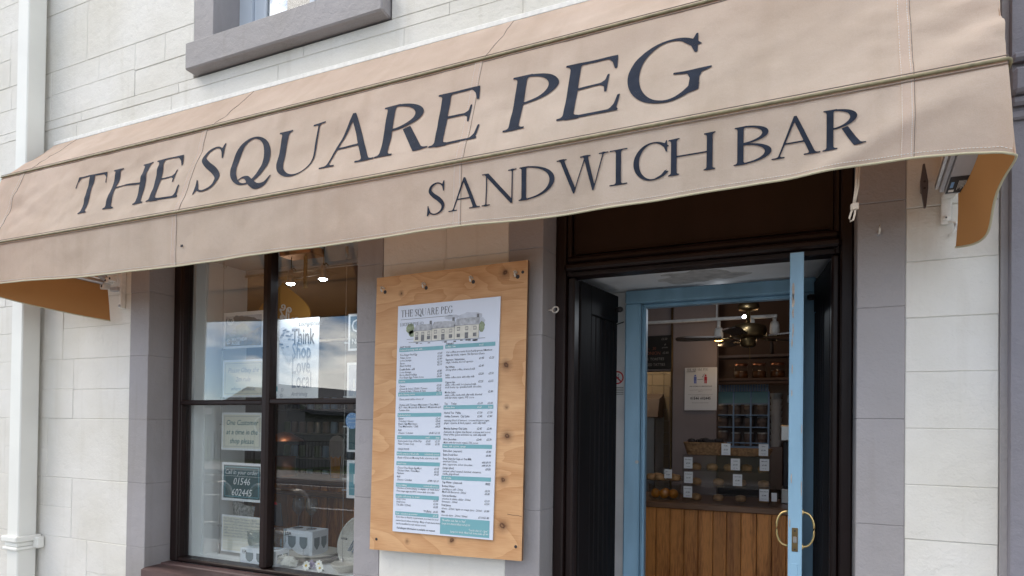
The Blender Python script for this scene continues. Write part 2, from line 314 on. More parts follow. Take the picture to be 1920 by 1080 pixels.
M['treeprint'] = mat('sketched_green_wash', (.26, .31, .20), .6, var=.4, vscale=50)
M['pencil'] = mat('grey_pencil_print', (.16, .165, .18), .6, var=.5, vscale=60)
M['wallprint'] = mat('sketched_wall_wash', (.62, .61, .55), .6, var=.1, vscale=50)
M['mount_far'] = mat('photo_print_far_hills', (.11, .155, .19), .4, var=.3, vscale=18)
M['mount_mid'] = mat('photo_print_green_ridge', (.10, .125, .055), .4, var=.6, vscale=22)
M['mount_near'] = mat('photo_print_golden_slope', (.22, .155, .045), .4, var=.6, vscale=20)
M['pane'] = pane_mat('window_glass', (.95, .97, .97), 1.9, wav=.0014)
M['clear'] = pane_mat('clear_glass', (.95, .965, .965), 1.45)
M['smoke'] = pane_mat('smoke_tinted_glass', (.84, .87, .88), 1.5)
M['perspex'] = pane_mat('perspex_sheet', (.96, .96, .96), 1.4, gain=.5)
M['bay_white'] = mat('display_bay_white_paint', (.72, .74, .74), .6, var=.05, vscale=4, bump=.001, bscale=30)
M['bay_ceil'] = mat('display_bay_ceiling_paint', (.42, .42, .43), .7)
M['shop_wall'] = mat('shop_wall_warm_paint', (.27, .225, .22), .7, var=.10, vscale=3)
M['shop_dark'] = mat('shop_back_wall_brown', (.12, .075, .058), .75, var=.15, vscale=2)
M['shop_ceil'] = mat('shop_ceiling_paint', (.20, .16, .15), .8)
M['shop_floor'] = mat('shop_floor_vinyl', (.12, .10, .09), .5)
M['pine'] = wood('varnished_pine', (.68, .285, .08), (.34, .12, .033), 1.3, 'z', .45, rings=16)
M['counter_top'] = wood('oak_counter_top', (.30, .17, .10), (.19, .10, .055), 1.2, 'x', .4, rings=12)
M['onion'] = mat('ochre_hanging_sign', (.42, .21, .035), .5, var=.08, vscale=5)
M['bronze'] = mat('antique_brass', (.20, .145, .075), .38, metal=1.0, var=.2, vscale=20)
M['brass'] = mat('polished_brass', (.62, .45, .20), .30, metal=1.0)
M['blade'] = mat('dark_walnut_blade', (.045, .028, .02), .45)
M['led_white'] = emit('cool_led', (.82, .90, 1.0), 55)
M['led_warm'] = emit('warm_lamp', (1.0, .48, .12), 9)
M['board_black'] = mat('chalkboard', (.018, .018, .017), .8, var=.4, vscale=10)
M['chalk'] = mat('chalk_writing', (.33, .31, .30), .9)
M['chalk_red'] = mat('red_chalk_writing', (.30, .10, .07), .9)
M['tile'] = mat('cream_wall_tile', (.46, .38, .27), .25)
M['steel'] = mat('brushed_steel', (.40, .39, .38), .32, metal=.9)
M['wicker'] = mat('wicker', (.30, .17, .08), .7, var=.4, vscale=60, bump=.003, bscale=120)
M['orange'] = mat('orange_peel', (.62, .22, .02), .45, bump=.0008, bscale=250)
M['bun'] = mat('baked_bun', (.42, .24, .11), .7, var=.4, vscale=25)
M['jar_coffee'] = mat('dark_jar_contents', (.14, .055, .018), .4, var=.4, vscale=30)
M['copper'] = mat('copper_sheet', (.45, .20, .12), .35, metal=.9)
M['cab_blue'] = mat('blue_bar_sky_reflection', (.26, .40, .62), .5)  # brightened blue: mirrored sky put into the colour
M['cup'] = mat('brown_paper_cup', (.20, .15, .13), .55)
M['cup_lid'] = mat('white_cup_lid', (.48, .47, .47), .5)
M['beer'] = mat('amber_beer_print', (.62, .26, .02), .4)
M['foam'] = mat('beer_foam_print', (.50, .47, .47), .5)
M['stone_ware'] = mat('speckled_stoneware', (.50, .47, .41), .35, var=.10, vscale=120)
M['stone_dark'] = mat('grey_stoneware', (.30, .27, .235), .35, var=.15, vscale=60)
M['petal'] = mat('white_petal', (.84, .84, .78), .6, var=.1, vscale=60)
M['petal_y'] = mat('yellow_petal', (.75, .50, .03), .5)
M['petal_blue'] = mat('blue_petal', (.16, .22, .60), .6)
M['petal_pink'] = mat('crimson_petal', (.38, .05, .13), .6)
M['lilac'] = mat('lilac_petal', (.33, .27, .46), .6)
M['stem_green'] = mat('stem_green', (.08, .14, .04), .6)
M['boxcard'] = mat('white_box_card', (.72, .77, .83), .45)
M['boxprint'] = mat('grey_glass_print', (.19, .235, .26), .45)
M['newsprint'] = mat('newsprint', (.36, .35, .33), .8, var=.6, vscale=70)
M['asphalt'] = mat('asphalt', (.055, .055, .058), .9, var=.25, vscale=20, bump=.004, bscale=150)
M['paving'] = mat('concrete_paving', (.35, .34, .32), .85, var=.2, vscale=6, bump=.003, bscale=60)
M['kerb'] = mat('granite_kerb', (.30, .30, .30), .8, var=.25, vscale=25)
M['roadpaint'] = mat('road_paint', (.62, .62, .60), .7)
M['harling'] = mat('white_harling', (.22, .22, .22), .9, bump=.008, bscale=90)
M['slate'] = mat('slate_roof', (.075, .078, .09), .7, var=.3, vscale=15)
M['darkglass'] = mat('dark_window_glass', (.02, .022, .026), .1)
M['verge'] = mat('grass_verge', (.05, .085, .025), .9, var=.4, vscale=10)
M['sash'] = mat('pale_blue_sash_paint', (.52, .58, .66), .45)
M['curtain'] = mat('white_net_curtain', (.55, .56, .58), .9, var=.15, vscale=30)
M['hook_white'] = mat('painted_white_hook', (.62, .58, .52), .5)

# ------------------------------------------------------------------ mesh helpers
WLOC = {}

class B:
    def __init__(s): s.v = []; s.f = []; s.mi = []; s.m = 0
    def use(s, i): s.m = i; return s
    def add(s, vs, fs):
        o = len(s.v); s.v.extend(tuple(p) for p in vs)
        for f in fs: s.f.append(tuple(i + o for i in f)); s.mi.append(s.m)
        return s
    def box(s, x0, x1, y0, y1, z0, z1):
        vs = [(x, y, z) for z in (z0, z1) for y in (y0, y1) for x in (x0, x1)]
        return s.add(vs, [(0, 2, 3, 1), (4, 5, 7, 6), (0, 1, 5, 4), (2, 6, 7, 3), (0, 4, 6, 2), (1, 3, 7, 5)])
    def cbox(s, x0, x1, y0, y1, z0, z1, c=.004):
        """box whose twelve edges are chamfered"""
        xs, ys, zs = (x0, x1), (y0, y1), (z0, z1)
        vs = []; idx = {}
        for i in (0, 1):
            for j in (0, 1):
                for k in (0, 1):
                    X, Y, Z = xs[i], ys[j], zs[k]
                    dx, dy, dz = (c if i == 0 else -c), (c if j == 0 else -c), (c if k == 0 else -c)
                    idx[i, j, k, 'x'] = len(vs); vs.append((X, Y + dy, Z + dz))
                    idx[i, j, k, 'y'] = len(vs); vs.append((X + dx, Y, Z + dz))
                    idx[i, j, k, 'z'] = len(vs); vs.append((X + dx, Y + dy, Z))
        fs = []
        q = lambda *k: tuple(idx[a] for a in k)
        fs += [q((0, 0, 0, 'x'), (0, 0, 1, 'x'), (0, 1, 1, 'x'), (0, 1, 0, 'x')), q((1, 0, 0, 'x'), (1, 1, 0, 'x'), (1, 1, 1, 'x'), (1, 0, 1, 'x'))]
        fs += [q((0, 0, 0, 'y'), (1, 0, 0, 'y'), (1, 0, 1, 'y'), (0, 0, 1, 'y')), q((0, 1, 0, 'y'), (0, 1, 1, 'y'), (1, 1, 1, 'y'), (1, 1, 0, 'y'))]
        fs += [q((0, 0, 0, 'z'), (0, 1, 0, 'z'), (1, 1, 0, 'z'), (1, 0, 0, 'z')), q((0, 0, 1, 'z'), (1, 0, 1, 'z'), (1, 1, 1, 'z'), (0, 1, 1, 'z'))]
        for a in (0, 1):
            for b in (0, 1):
                e = [q((0, a, b, 'y'), (1, a, b, 'y'), (1, a, b, 'z'), (0, a, b, 'z')), q((a, 0, b, 'x'), (a, 1, b, 'x'), (a, 1, b, 'z'), (a, 0, b, 'z')), q((a, b, 0, 'x'), (a, b, 1, 'x'), (a, b, 1, 'y'), (a, b, 0, 'y'))]
                fs += e
        for i in (0, 1):
            for j in (0, 1):
                for k in (0, 1): fs.append(q((i, j, k, 'x'), (i, j, k, 'y'), (i, j, k, 'z')))
        return s.add(vs, fs)
    def prism(s, pts, fn, d0, d1):
        """polygon pts (a,b) pushed through fn(a,b,d)"""
        n = len(pts)
        vs = [fn(a, b, d0) for a, b in pts] + [fn(a, b, d1) for a, b in pts]
        fs = [tuple(range(n)), tuple(range(2 * n - 1, n - 1, -1))] + [(i, i + n, (i + 1) % n + n, (i + 1) % n) for i in range(n)]
        return s.add(vs, fs)
    def tube(s, path, r, n=8, closed=False, caps=True):
        P = [Vector(p) for p in path]; rr = r if hasattr(r, '__len__') else [r] * len(P)
        vs = []; N = len(P); up = None
        for i, p in enumerate(P):
            if closed: t = P[(i + 1) % N] - P[i - 1]
            else: t = P[min(i + 1, N - 1)] - P[max(i - 1, 0)]
            t.normalize()
            if up is None:
                up = Vector((0, 0, 1)) if abs(t.z) < .9 else Vector((1, 0, 0))
            a = t.cross(up)
            if a.length < 1e-6: a = t.orthogonal()
            a.normalize(); b = t.cross(a).normalized(); up = -b if False else up
            for k in range(n):
                th = 2 * PI * k / n
                vs.append(p + (a * math.cos(th) + b * math.sin(th)) * rr[i])
        fs = []
        for i in range(N if closed else N - 1):
            j = (i + 1) % N
            for k in range(n):
                fs.append((i * n + k, i * n + (k + 1) % n, j * n + (k + 1) % n, j * n + k))
        if caps and not closed:
            fs.append(tuple(range(n - 1, -1, -1))); fs.append(tuple((N - 1) * n + k for k in range(n)))
        return s.add(vs, fs)
    def lathe(s, prof, c, n=20, axis='z', caps=False):
        """profile (r, h) turned about an axis through c"""
        vs = []
        for r, h in prof:
            for k in range(n):
                th = 2 * PI * k / n; a, b = r * math.cos(th), r * math.sin(th)
                vs.append({'z': (c[0] + a, c[1] + b, c[2] + h), 'y': (c[0] + a, c[1] + h, c[2] + b), 'x': (c[0] + h, c[1] + a, c[2] + b)}[axis])
        fs = []
        for i in range(len(prof) - 1):
            for k in range(n): fs.append((i * n + k, i * n + (k + 1) % n, (i + 1) * n + (k + 1) % n, (i + 1) * n + k))
        if caps: fs.append(tuple(range(n - 1, -1, -1))); fs.append(tuple((len(prof) - 1) * n + k for k in range(n)))
        return s.add(vs, fs)
    def ball(s, c, r, n=12, sx=1, sy=1, sz=1):
        m = max(4, n // 2)
        vs = [(c[0], c[1], c[2] - r * sz)]; fs = []
        for i in range(1, m):
            ph = -PI / 2 + PI * i / m
            for k in range(n):
                th = 2 * PI * k / n
                vs.append((c[0] + r * sx * math.cos(ph) * math.cos(th), c[1] + r * sy * math.cos(ph) * math.sin(th), c[2] + r * sz * math.sin(ph)))
        vs.append((c[0], c[1], c[2] + r * sz)); T = len(vs) - 1
        for k in range(n): fs.append((0, 1 + (k + 1) % n, 1 + k)); fs.append((T, T - n + k, T - n + (k + 1) % n))
        for i in range(m - 2):
            for k in range(n): fs.append((1 + i * n + k, 1 + i * n + (k + 1) % n, 1 + (i + 1) * n + (k + 1) % n, 1 + (i + 1) * n + k))
        return s.add(vs, fs)
    def grid(s, fn, nu, nv):
        vs = [fn(i / nu, j / nv) for j in range(nv + 1) for i in range(nu + 1)]
        return s.add(vs, [(j * (nu + 1) + i, j * (nu + 1) + i + 1, (j + 1) * (nu + 1) + i + 1, (j + 1) * (nu + 1) + i) for j in range(nv) for i in range(nu)])
    def text(s, body, size, fn, align='LEFT', shear=0.0, xs=1.0, res=2, bold=0.0):
        vs, fs = text_mesh(body, size, align, shear, xs, res, bold)
        return s.add([fn(a, b) for a, b in vs], fs)
    def flip(s): s.f = [tuple(reversed(f)) for f in s.f]; return s
    def build(s, name, mats, parent=None, smooth=False, angle=None):
        me = bpy.data.meshes.new(name)
        w = WLOC.get(parent.name, Vector()) if parent else Vector()
        me.from_pydata([(p[0] - w.x, p[1] - w.y, p[2] - w.z) for p in s.v], [], s.f)
        if not isinstance(mats, (list, tuple)): mats = [mats]
        for m in mats: me.materials.append(m)
        if len(mats) > 1: me.polygons.foreach_set('material_index', s.mi)
        if smooth: me.polygons.foreach_set('use_smooth', [True] * len(me.polygons))
        me.update()
        o = bpy.data.objects.new(name, me); COL.objects.link(o)
        if smooth and angle is not None: me.set_sharp_from_angle(angle=rad(angle))
        if parent:
            o.parent = parent; WLOC[o.name] = w
        return o

_TC = {}
def text_mesh(body, size, align='LEFT', shear=0.0, xs=1.0, res=2, bold=0.0):
    key = (body, align, shear, res, bold)
    if key not in _TC:
        cu = bpy.data.curves.new('print', 'FONT'); cu.body = body; cu.size = 1.0; cu.align_x = align; cu.shear = shear; cu.resolution_u = res; cu.offset = bold
        ob = bpy.data.objects.new('print', cu)
        COL.objects.link(ob)
        dg = bpy.context.evaluated_depsgraph_get()
        me = bpy.data.meshes.new_from_object(ob.evaluated_get(dg))
        _TC[key] = ([(v.co.x, v.co.y) for v in me.vertices], [tuple(p.vertices) for p in me.polygons])
        bpy.data.objects.remove(ob); bpy.data.curves.remove(cu); bpy.data.meshes.remove(me)
    vs, fs = _TC[key]
    return [(a * size * xs, b * size) for a, b in vs], fs

def thing(name, label, cat, loc=(0, 0, 0), group=None):
    o = bpy.data.objects.new(name, None); COL.objects.link(o)
    o.empty_display_size = .1
    o.location = loc; o['label'] = label; o['category'] = cat
    if group: o['group'] = group
    WLOC[o.name] = Vector(loc)
    return o

def tag(o, label, cat, group=None):
    o['label'] = label; o['category'] = cat
    if group: o['group'] = group
    return o

def recentre(o, loc):
    """move the origin of a top-level mesh to its base"""
    d = Vector(loc); o.data.transform(Matrix.Translation(-d)); o.location = d; WLOC[o.name] = d
    return o

def struct(o): o['kind'] = 'structure'; return o

def copy_tree(o, delta, label=None):
    c = o.copy(); COL.objects.link(c); c.location = Vector(o.location) + Vector(delta)
    if label: c['label'] = label
    WLOC[c.name] = WLOC.get(o.name, Vector()) + Vector(delta)
    for ch in list(o.children):
        k = ch.copy(); COL.objects.link(k); k.parent = c
        for g in ch.children:
            h = g.copy(); COL.objects.link(h); h.parent = k
    return c

# ------------------------------------------------------------------ serif capitals (signed-distance outlines turned into flat meshes)
GX = {}
def _poly(X, Y, pts):
    d = np.full(X.shape, 1e9); ins = np.zeros(X.shape, bool); n = len(pts)
    for i in range(n):
        (ax, ay), (bx, by) = pts[i], pts[(i + 1) % n]
        ex, ey = bx - ax, by - ay; L2 = ex * ex + ey * ey + 1e-12
        t = np.clip(((X - ax) * ex + (Y - ay) * ey) / L2, 0, 1)
        d = np.minimum(d, np.hypot(X - ax - t * ex, Y - ay - t * ey))
        c = ((ay > Y) != (by > Y)) & (X < (bx - ax) * (Y - ay) / ((by - ay) if abs(by - ay) > 1e-12 else 1e-12) + ax)
        ins ^= c
    return np.where(ins, d, -d)
def _box(X, Y, x0, x1, y0, y1): return np.minimum(np.minimum(X - x0, x1 - X), np.minimum(Y - y0, y1 - Y))
def _ell(X, Y, cx, cy, rx, ry): return (1 - np.sqrt(((X - cx) / rx) ** 2 + ((Y - cy) / ry) ** 2)) * min(rx, ry)
def _su(a, b, k=.05):
    h = np.clip(.5 + .5 * (a - b) / k, 0, 1); return b * (1 - h) + a * h + k * h * (1 - h)
def _stroke(X, Y, pts):
    """tapering stroke through (x, y, r) points, Catmull-Rom"""
    d = np.full(X.shape, -1e9); n = len(pts)
    for i in range(n - 1):
        p0 = pts[max(i - 1, 0)]; p1 = pts[i]; p2 = pts[i + 1]; p3 = pts[min(i + 2, n - 1)]
        for k in range(13):
            t = k / 12
            q = [.5 * ((2 * p1[j]) + (-p0[j] + p2[j]) * t + (2 * p0[j] - 5 * p1[j] + 4 * p2[j] - p3[j]) * t * t + (-p0[j] + 3 * p1[j] - 3 * p2[j] + p3[j]) * t ** 3) for j in range(3)]
            d = np.maximum(d, max(q[2], .006) - np.hypot(X - q[0], Y - q[1]))
    return d
TH, TN, SF = .152, .040, .034
def _serif(X, Y, xc, y, hw, up):
    return _box(X, Y, xc - hw, xc + hw, y, y + SF) if up else _box(X, Y, xc - hw, xc + hw, y - SF, y)
def _stem(X, Y, xc, w=TH, sb=.135, st=.135, y0=0, y1=1):
    d = _box(X, Y, xc - w / 2, xc + w / 2, y0, y1)
    if sb: d = _su(d, _serif(X, Y, xc, y0, sb, True), .07)
    if st: d = _su(d, _serif(X, Y, xc, y1, st, False), .07)
    return np.minimum(d, np.minimum(Y - y0, y1 - Y))
mx_ = np.maximum
def _tipped(X, Y, x, w, lo, hi, up):
    """arm of E/T/F with a flared beak; up: beak rises from the bottom arm"""
    if up: return mx_(_box(X, Y, x, w - .02, 0, TN * 1.1), _poly(X, Y, [(w - .20, .02), (w - .05, 0), (w - .01, hi), (w - .045, hi), (w - .085, .12), (w - .13, .06)]))
    return mx_(_box(X, Y, x, w - .02, 1 - TN * 1.1, 1), _poly(X, Y, [(w - .18, .98), (w - .01, 1.0), (w, 1 - lo), (w - .035, 1 - lo), (w - .075, .885), (w - .12, .94)]))
def _ring(X, Y, cx, cy, rx, ry, th=TH * 1.02, tn=TN): return np.minimum(_ell(X, Y, cx, cy, rx, ry), -_ell(X, Y, cx, cy, rx - th, ry - tn))
def _bowl(X, Y, sx, cy, w, ry, th=TH, tn=TN):
    rx = w - sx
    return np.minimum(np.minimum(_ell(X, Y, sx, cy, rx, ry), -_ell(X, Y, sx, cy, rx - th, ry - tn)), X - sx)
def glyph_field(c, X, Y, w):
    if c == 'T':
        d = mx_(_stem(X, Y, w / 2, st=0), _box(X, Y, .04, w - .04, 1 - TN, 1))
        d = mx_(d, _poly(X, Y, [(0.045, 1), (.18, .985), (.10, .93), (.045, .86), (.025, .72), (-.005, .72)]))
        return mx_(d, _poly(X, Y, [(w - .045, 1), (w - .18, .985), (w - .10, .93), (w - .045, .86), (w - .025, .72), (w + .005, .72)]))
    if c == 'H':
        return mx_(mx_(_stem(X, Y, .15, sb=.15, st=.15), _stem(X, Y, w - .15, sb=.15, st=.15)), _box(X, Y, .15, w - .15, .485, .485 + TN))
    if c == 'E':
        d = _su(_stem(X, Y, .17, sb=.16, st=.15), _box(X, Y, .15, .3, 0, TN), .05)
        d = mx_(mx_(d, _tipped(X, Y, .17, w, 0, .27, True)), _tipped(X, Y, .17, w - .10, .24, 0, False))
        d = mx_(d, _box(X, Y, .17, w - .24, .505, .505 + TN))
        return mx_(d, _poly(X, Y, [(w - .34, .523), (w - .245, .58), (w - .225, .68), (w - .195, .68), (w - .205, .36), (w - .235, .36), (w - .25, .46)]))
    if c == 'L': return mx_(_su(_stem(X, Y, .17, sb=.16, st=.15), _box(X, Y, .15, .3, 0, TN), .05), _tipped(X, Y, .17, w, 0, .27, True))
    if c == 'I': return _stem(X, Y, w / 2, sb=w / 2, st=w / 2)
    if c == 'S':
        sx = w / .62
        d = _stroke(X, Y, [(.53 * sx, .82, .022), (.47 * sx, .925, .022), (.33 * sx, .985, .022), (.15 * sx, .92, .038), (.09 * sx, .77, .056), (.20 * sx, .62, .066), (.40 * sx, .45, .070), (.52 * sx, .27, .058), (.46 * sx, .09, .036), (.28 * sx, .005, .022), (.12 * sx, .055, .022), (.055 * sx, .20, .022)])
        d = mx_(d, _poly(X, Y, [(.50 * sx, .93), (.545 * sx, 1.03), (.575 * sx, 1.03), (.56 * sx, .70), (.53 * sx, .70), (.50 * sx, .84)]))
        return mx_(d, _poly(X, Y, [(.09 * sx, .06), (.03 * sx, -.03), (.0, -.03), (.015 * sx, .30), (.045 * sx, .30), (.075 * sx, .15)]))
    if c == 'O' or c == 'Q':
        W_ = .90 if c == 'Q' else w
        d = _ring(X, Y, W_ / 2, .5, W_ / 2, .525)
        if c == 'Q': d = mx_(d, _stroke(X, Y, [(.27, .10, .012), (.36, .155, .02), (.47, .13, .045), (.60, .0, .062), (.76, -.10, .062), (.92, -.06, .036), (1.02, .09, .012)]))
        return d
    if c == 'U':
        xl, xr = .155, w - .135
        d = _su(_box(X, Y, xl - TH / 2, xl + TH / 2, .33, 1), _serif(X, Y, xl, 1, .15, False), .07)
        d = mx_(d, _su(_box(X, Y, xr - TN / 2, xr + TN / 2, .33, 1), _serif(X, Y, xr, 1, .135, False), .05))
        cx = (xl - TH / 2 + xr + TN / 2) / 2; rx = (xr + TN / 2 - xl + TH / 2) / 2
        icx = (xl + TH / 2 + xr - TN / 2) / 2; irx = (xr - TN / 2 - xl - TH / 2) / 2
        a = np.minimum(np.minimum(_ell(X, Y, cx, .345, rx, .365), -_ell(X, Y, icx, .345, irx, .325)), .345 - Y)
        return np.minimum(mx_(d, a), 1 - Y)
    if c == 'A':
        d = _poly(X, Y, [(.135, 0), (.175, 0), (w * .5 + .02, 1.0), (w * .5 - .045, 1.02)])
        d = mx_(d, _poly(X, Y, [(w - .23, 0), (w - .10, 0), (w * .5 + .015, 1.02), (w * .5 - .05, 1.02), (w * .5 - .045, .90)]))
        d = _su(d, _box(X, Y, 0, .31, 0, SF), .06); d = _su(d, _box(X, Y, w - .38, w, 0, SF), .06)
        d = mx_(d, _box(X, Y, .27, w - .30, .335, .335 + TN))
        return np.minimum(d, Y)
    if c in 'PRBD':
        sx = .17
        d = _stem(X, Y, sx, sb=.165, st=.15)
        if c == 'P': return mx_(d, _bowl(X, Y, sx, .735, w, .265))
        if c == 'R':
            bw = w * .80
            d = mx_(d, _bowl(X, Y, sx, .745, bw, .255))
            return mx_(d, np.minimum(_su(_poly(X, Y, [(bw * .56, .49), (bw * .74, .52), (w - .10, .03), (w - .14, 0), (w - .26, 0)]), _poly(X, Y, [(w - .22, 0), (w, .02), (w, .045), (w - .15, .06)]), .04), Y))
        if c == 'B': return mx_(mx_(d, _bowl(X, Y, sx, .76, w * .92, .24)), _bowl(X, Y, sx, .27, w, .27, TH * 1.05))
        return mx_(d, _bowl(X, Y, sx, .5, w, .5, TH * 1.05))
    if c in 'GC':
        rx = .53 if c == 'G' else w * .60
        d = _ring(X, Y, rx, .5, rx, .53)
        cut = _poly(X, Y, [(rx * 1.15, .5), (rx * 1.62, .83), (3, .95), (3, .16 if c == 'G' else .10), (rx * 1.62, .17)])
        d = np.minimum(d, -cut)
        e = rx * 1.62
        d = mx_(d, _poly(X, Y, [(e - .20, .965), (e - .06, .90), (e, 1.02), (e + .025, 1.02), (e + .03, .70), (e - .005, .70), (e - .06, .84)]))
        if c == 'G':
            d = mx_(d, _poly(X, Y, [(e - .26, .43), (e + .22, .43), (e + .22, .40), (e + .10, .36), (e + .075, .28), (e + .075, .085), (e - .045, .05), (e - .06, .10), (e - .045, .29), (e - .08, .38), (e - .26, .40)]))
        else:
            d = mx_(d, _stroke(X, Y, [(rx * 1.1, .0, .018), (e - .12, .075, .018), (e + .02, .20, .010)]))
        return d
    if c == 'N':
        d = mx_(_su(_box(X, Y, .15 - TN / 2, .15 + TN / 2, 0, 1), _box(X, Y, .01, .29, 0, SF), .05), _su(_box(X, Y, w - .15 - TN / 2, w - .15 + TN / 2, 0, 1), _box(X, Y, w - .29, w - .01, 1 - SF, 1), .05))
        d = mx_(d, _poly(X, Y, [(.05, 1), (.21, 1), (w - .13, .08), (w - .13, -.02), (w - .19, -.02)]))
        return mx_(d, _box(X, Y, 0, .2, 1 - SF, 1))
    if c == 'W':
        v1, v2, mt = w * .33, w * .78, w * .555
        v2 = w * .70
        d = _poly(X, Y, [(.09, 1), (.215, 1), (v1 + .055, .12), (v1 + .02, -.02), (v1 - .015, -.02)])
        d = mx_(d, _poly(X, Y, [(v1 - .0, .0), (v1 + .03, .0), (mt + .03, 1), (mt - .01, 1)]))
        d = mx_(d, _poly(X, Y, [(mt - .06, 1), (mt + .07, 1), (v2 + .05, .12), (v2 + .02, -.02), (v2 - .015, -.02)]))
        d = mx_(d, _poly(X, Y, [(v2, .0), (v2 + .03, .0), (w - .13, 1), (w - .17, 1)]))
        for a, b in ((0, .31), (mt - .16, mt + .16), (w - .29, w - .01)): d = _su(d, _box(X, Y, a, b, 1 - SF, 1), .05)
        return d
    return _stem(X, Y, w / 2)

def glyph_mesh(c, w, n=72):
    """flat mesh of a letter: cap height 1, advance width w"""
    h = 1 / n
    x0, y0, x1, y1 = -.06, -.24 if c == 'Q' else -.08, w + (.20 if c == 'Q' else .10), 1.10
    nx, ny = int((x1 - x0) / h) + 1, int((y1 - y0) / h) + 1
    xs = x0 + np.arange(nx + 1) * h; ys = y0 + np.arange(ny + 1) * h
    X, Y = np.meshgrid(xs, ys)
    D = glyph_field(c, X, Y, w)
    ins = D > 0
    full = ins[:-1, :-1] & ins[1:, :-1] & ins[:-1, 1:] & ins[1:, 1:]
    anyc = ins[:-1, :-1] | ins[1:, :-1] | ins[:-1, 1:] | ins[1:, 1:]
    V, Fc = [], []
    for j in range(ny):
        i = 0
        while i < nx:
            if full[j, i]:
                k = i
                while k < nx and full[j, k] and k - i < 6: k += 1
                o = len(V); V += [(xs[i], ys[j]), (xs[k], ys[j]), (xs[k], ys[j + 1]), (xs[i], ys[j + 1])]; Fc.append((o, o + 1, o + 2, o + 3)); i = k
            elif anyc[j, i]:
                cs = [(i, j), (i + 1, j), (i + 1, j + 1), (i, j + 1)]; pts = []
                for a in range(4):
                    p, q = cs[a], cs[(a + 1) % 4]; dp, dq = D[p[1], p[0]], D[q[1], q[0]]
                    if dp > 0: pts.append((xs[p[0]], ys[p[1]]))
                    if (dp > 0) != (dq > 0):
                        t = dp / (dp - dq); pts.append((xs[p[0]] + (xs[q[0]] - xs[p[0]]) * t, ys[p[1]] + (ys[q[1]] - ys[p[1]]) * t))
                if len(pts) >= 3:
                    o = len(V); V += pts; Fc.append(tuple(range(o, o + len(pts))))
                i += 1
            else: i += 1
    return V, Fc

# advance widths of the capitals when set in a line of small print
CAPW = dict(T=.92, H=1.08, E=.78, S=.60, Q=.92, U=1.0, A=1.02, R=.92, P=.74, G=1.02, N=1.04, D=1.02, W=1.46, I=.34, C=.92, B=.84, O=.96, L=.74)
def caps(b, body, size, fn, n=26, gap=.10, space=.42, width=None):
    """set serif capitals through fn(x, y); width squeezes the line to a length"""
    tot = sum(CAPW.get(c, .9) + gap if c != ' ' else space for c in body) - gap
    sx = size if width is None else width / tot
    x = 0
    for c in body:
        if c == ' ': x += space; continue
        w = CAPW.get(c, .9)
        key = (c, n)
        if key not in GX: GX[key] = glyph_mesh(c, w, n)
        vs, fs = GX[key]
        b.add([fn((x + a) * sx, y * size) for a, y in vs], fs)
        x += w + gap
    return b

# ================================================================== ground and street
b = B().box(-60, 40, -2.9, .02, -.25, 0.0); struct(b.build('pavement', M['paving']))
b = B().cbox(-60, 40, -3.05, -2.9, -.25, .0, .015); struct(b.build('kerb', M['kerb']))
b = B().box(-60, 40, -11.0, -3.05, -.4, -.13); struct(b.build('road', M['asphalt']))
b = B()
for i in range(-14, 8): b.box(i * 4 - .9, i * 4 + .9, -7.1, -6.98, -.129, -.126)
b.box(-60, 40, -3.55, -3.45, -.129, -.126); b.box(-60, 40, -10.6, -10.5, -.129, -.126)
struct(b.build('road_marking', M['roadpaint']))
b = B().cbox(-60, 40, -11.15, -11.0, -.3, .0, .015); struct(b.build('kerb', M['kerb']))
b = B().box(-60, 40, -13.4, -11.15, -.25, -.004); struct(b.build('pavement', M['paving']))
b = B().box(-160, 140, -220, -13.4, -.3, -.03).box(-160, -60, -13.4, 60, -.3, -.03).box(40, 140, -13.4, 60, -.3, -.03).box(-60, 40, 8, 60, -.3, -.03)
struct(b.build('ground', M['verge']))

def house(name, label, x0, x1, y0, y1, ze, zr, wallm, extra=None):
    t = thing(name, label, 'building', ((x0 + x1) / 2, y1, -.03))
    B().box(x0, x1, y0, y1, -.03, ze).build('wall', M[wallm], t)
    b = B(); ym = (y0 + y1) / 2
    b.prism([(y0 - .3, ze - .05), (ym, zr), (y1 + .3, ze - .05), (y1 + .3, ze + .1), (ym, zr + .17), (y0 - .3, ze + .1)], lambda a, c, d: (d, a, c), x0 - .25, x1 + .25)
    b.build('roof', M['slate'], t)
    g = B(); g.prism([(y0, ze), (y1, ze), (ym, zr)], lambda a, c, d: (d, a, c), x0 + .02, x1 - .02); g.build('gable', M[wallm], t)
    return t
# gable end turned to the street, with a round window
t = thing('cottage', 'white harled cottage with round window across the road, mirrored in the shop window', 'building', (-18.4, -15.0, -.03))
B().box(-20.6, -16.2, -21, -15, -.03, 2.05).build('wall', M['harling'], t)
B().prism([(-20.6, 2.05), (-16.2, 2.05), (-18.4, 3.0)], lambda a, c, d: (a, d, c), -20.98, -15.02).build('gable', M['harling'], t)
B().prism([(-21.1, 1.9), (-18.4, 3.0), (-15.7, 1.9), (-15.7, 2.04), (-18.4, 3.16), (-21.1, 2.04)], lambda a, c, d: (a, d, c), -21.2, -14.75).build('roof', M['slate'], t)
w = B().lathe([(.02, 0), (.30, 0), (.30, .03), (.36, .03), (.36, -.03)], (-18.0, -14.98, 1.25), 20, 'y').build('round_window', M['sash'], t)
B().lathe([(.0, 0), (.30, 0)], (-18.0, -14.965, 1.25), 20, 'y').build('pane', M['darkglass'], w)
t = house('terraced_house', 'long white house with slate roof far across the road', -44, -24, -40, -33, 1.7, 2.5, 'harling')
for i in range(7): B().box(-43 + i * 2.7, -41.9 + i * 2.7, -33.0, -32.97, .6, 1.5).build('window', M['darkglass'], t)
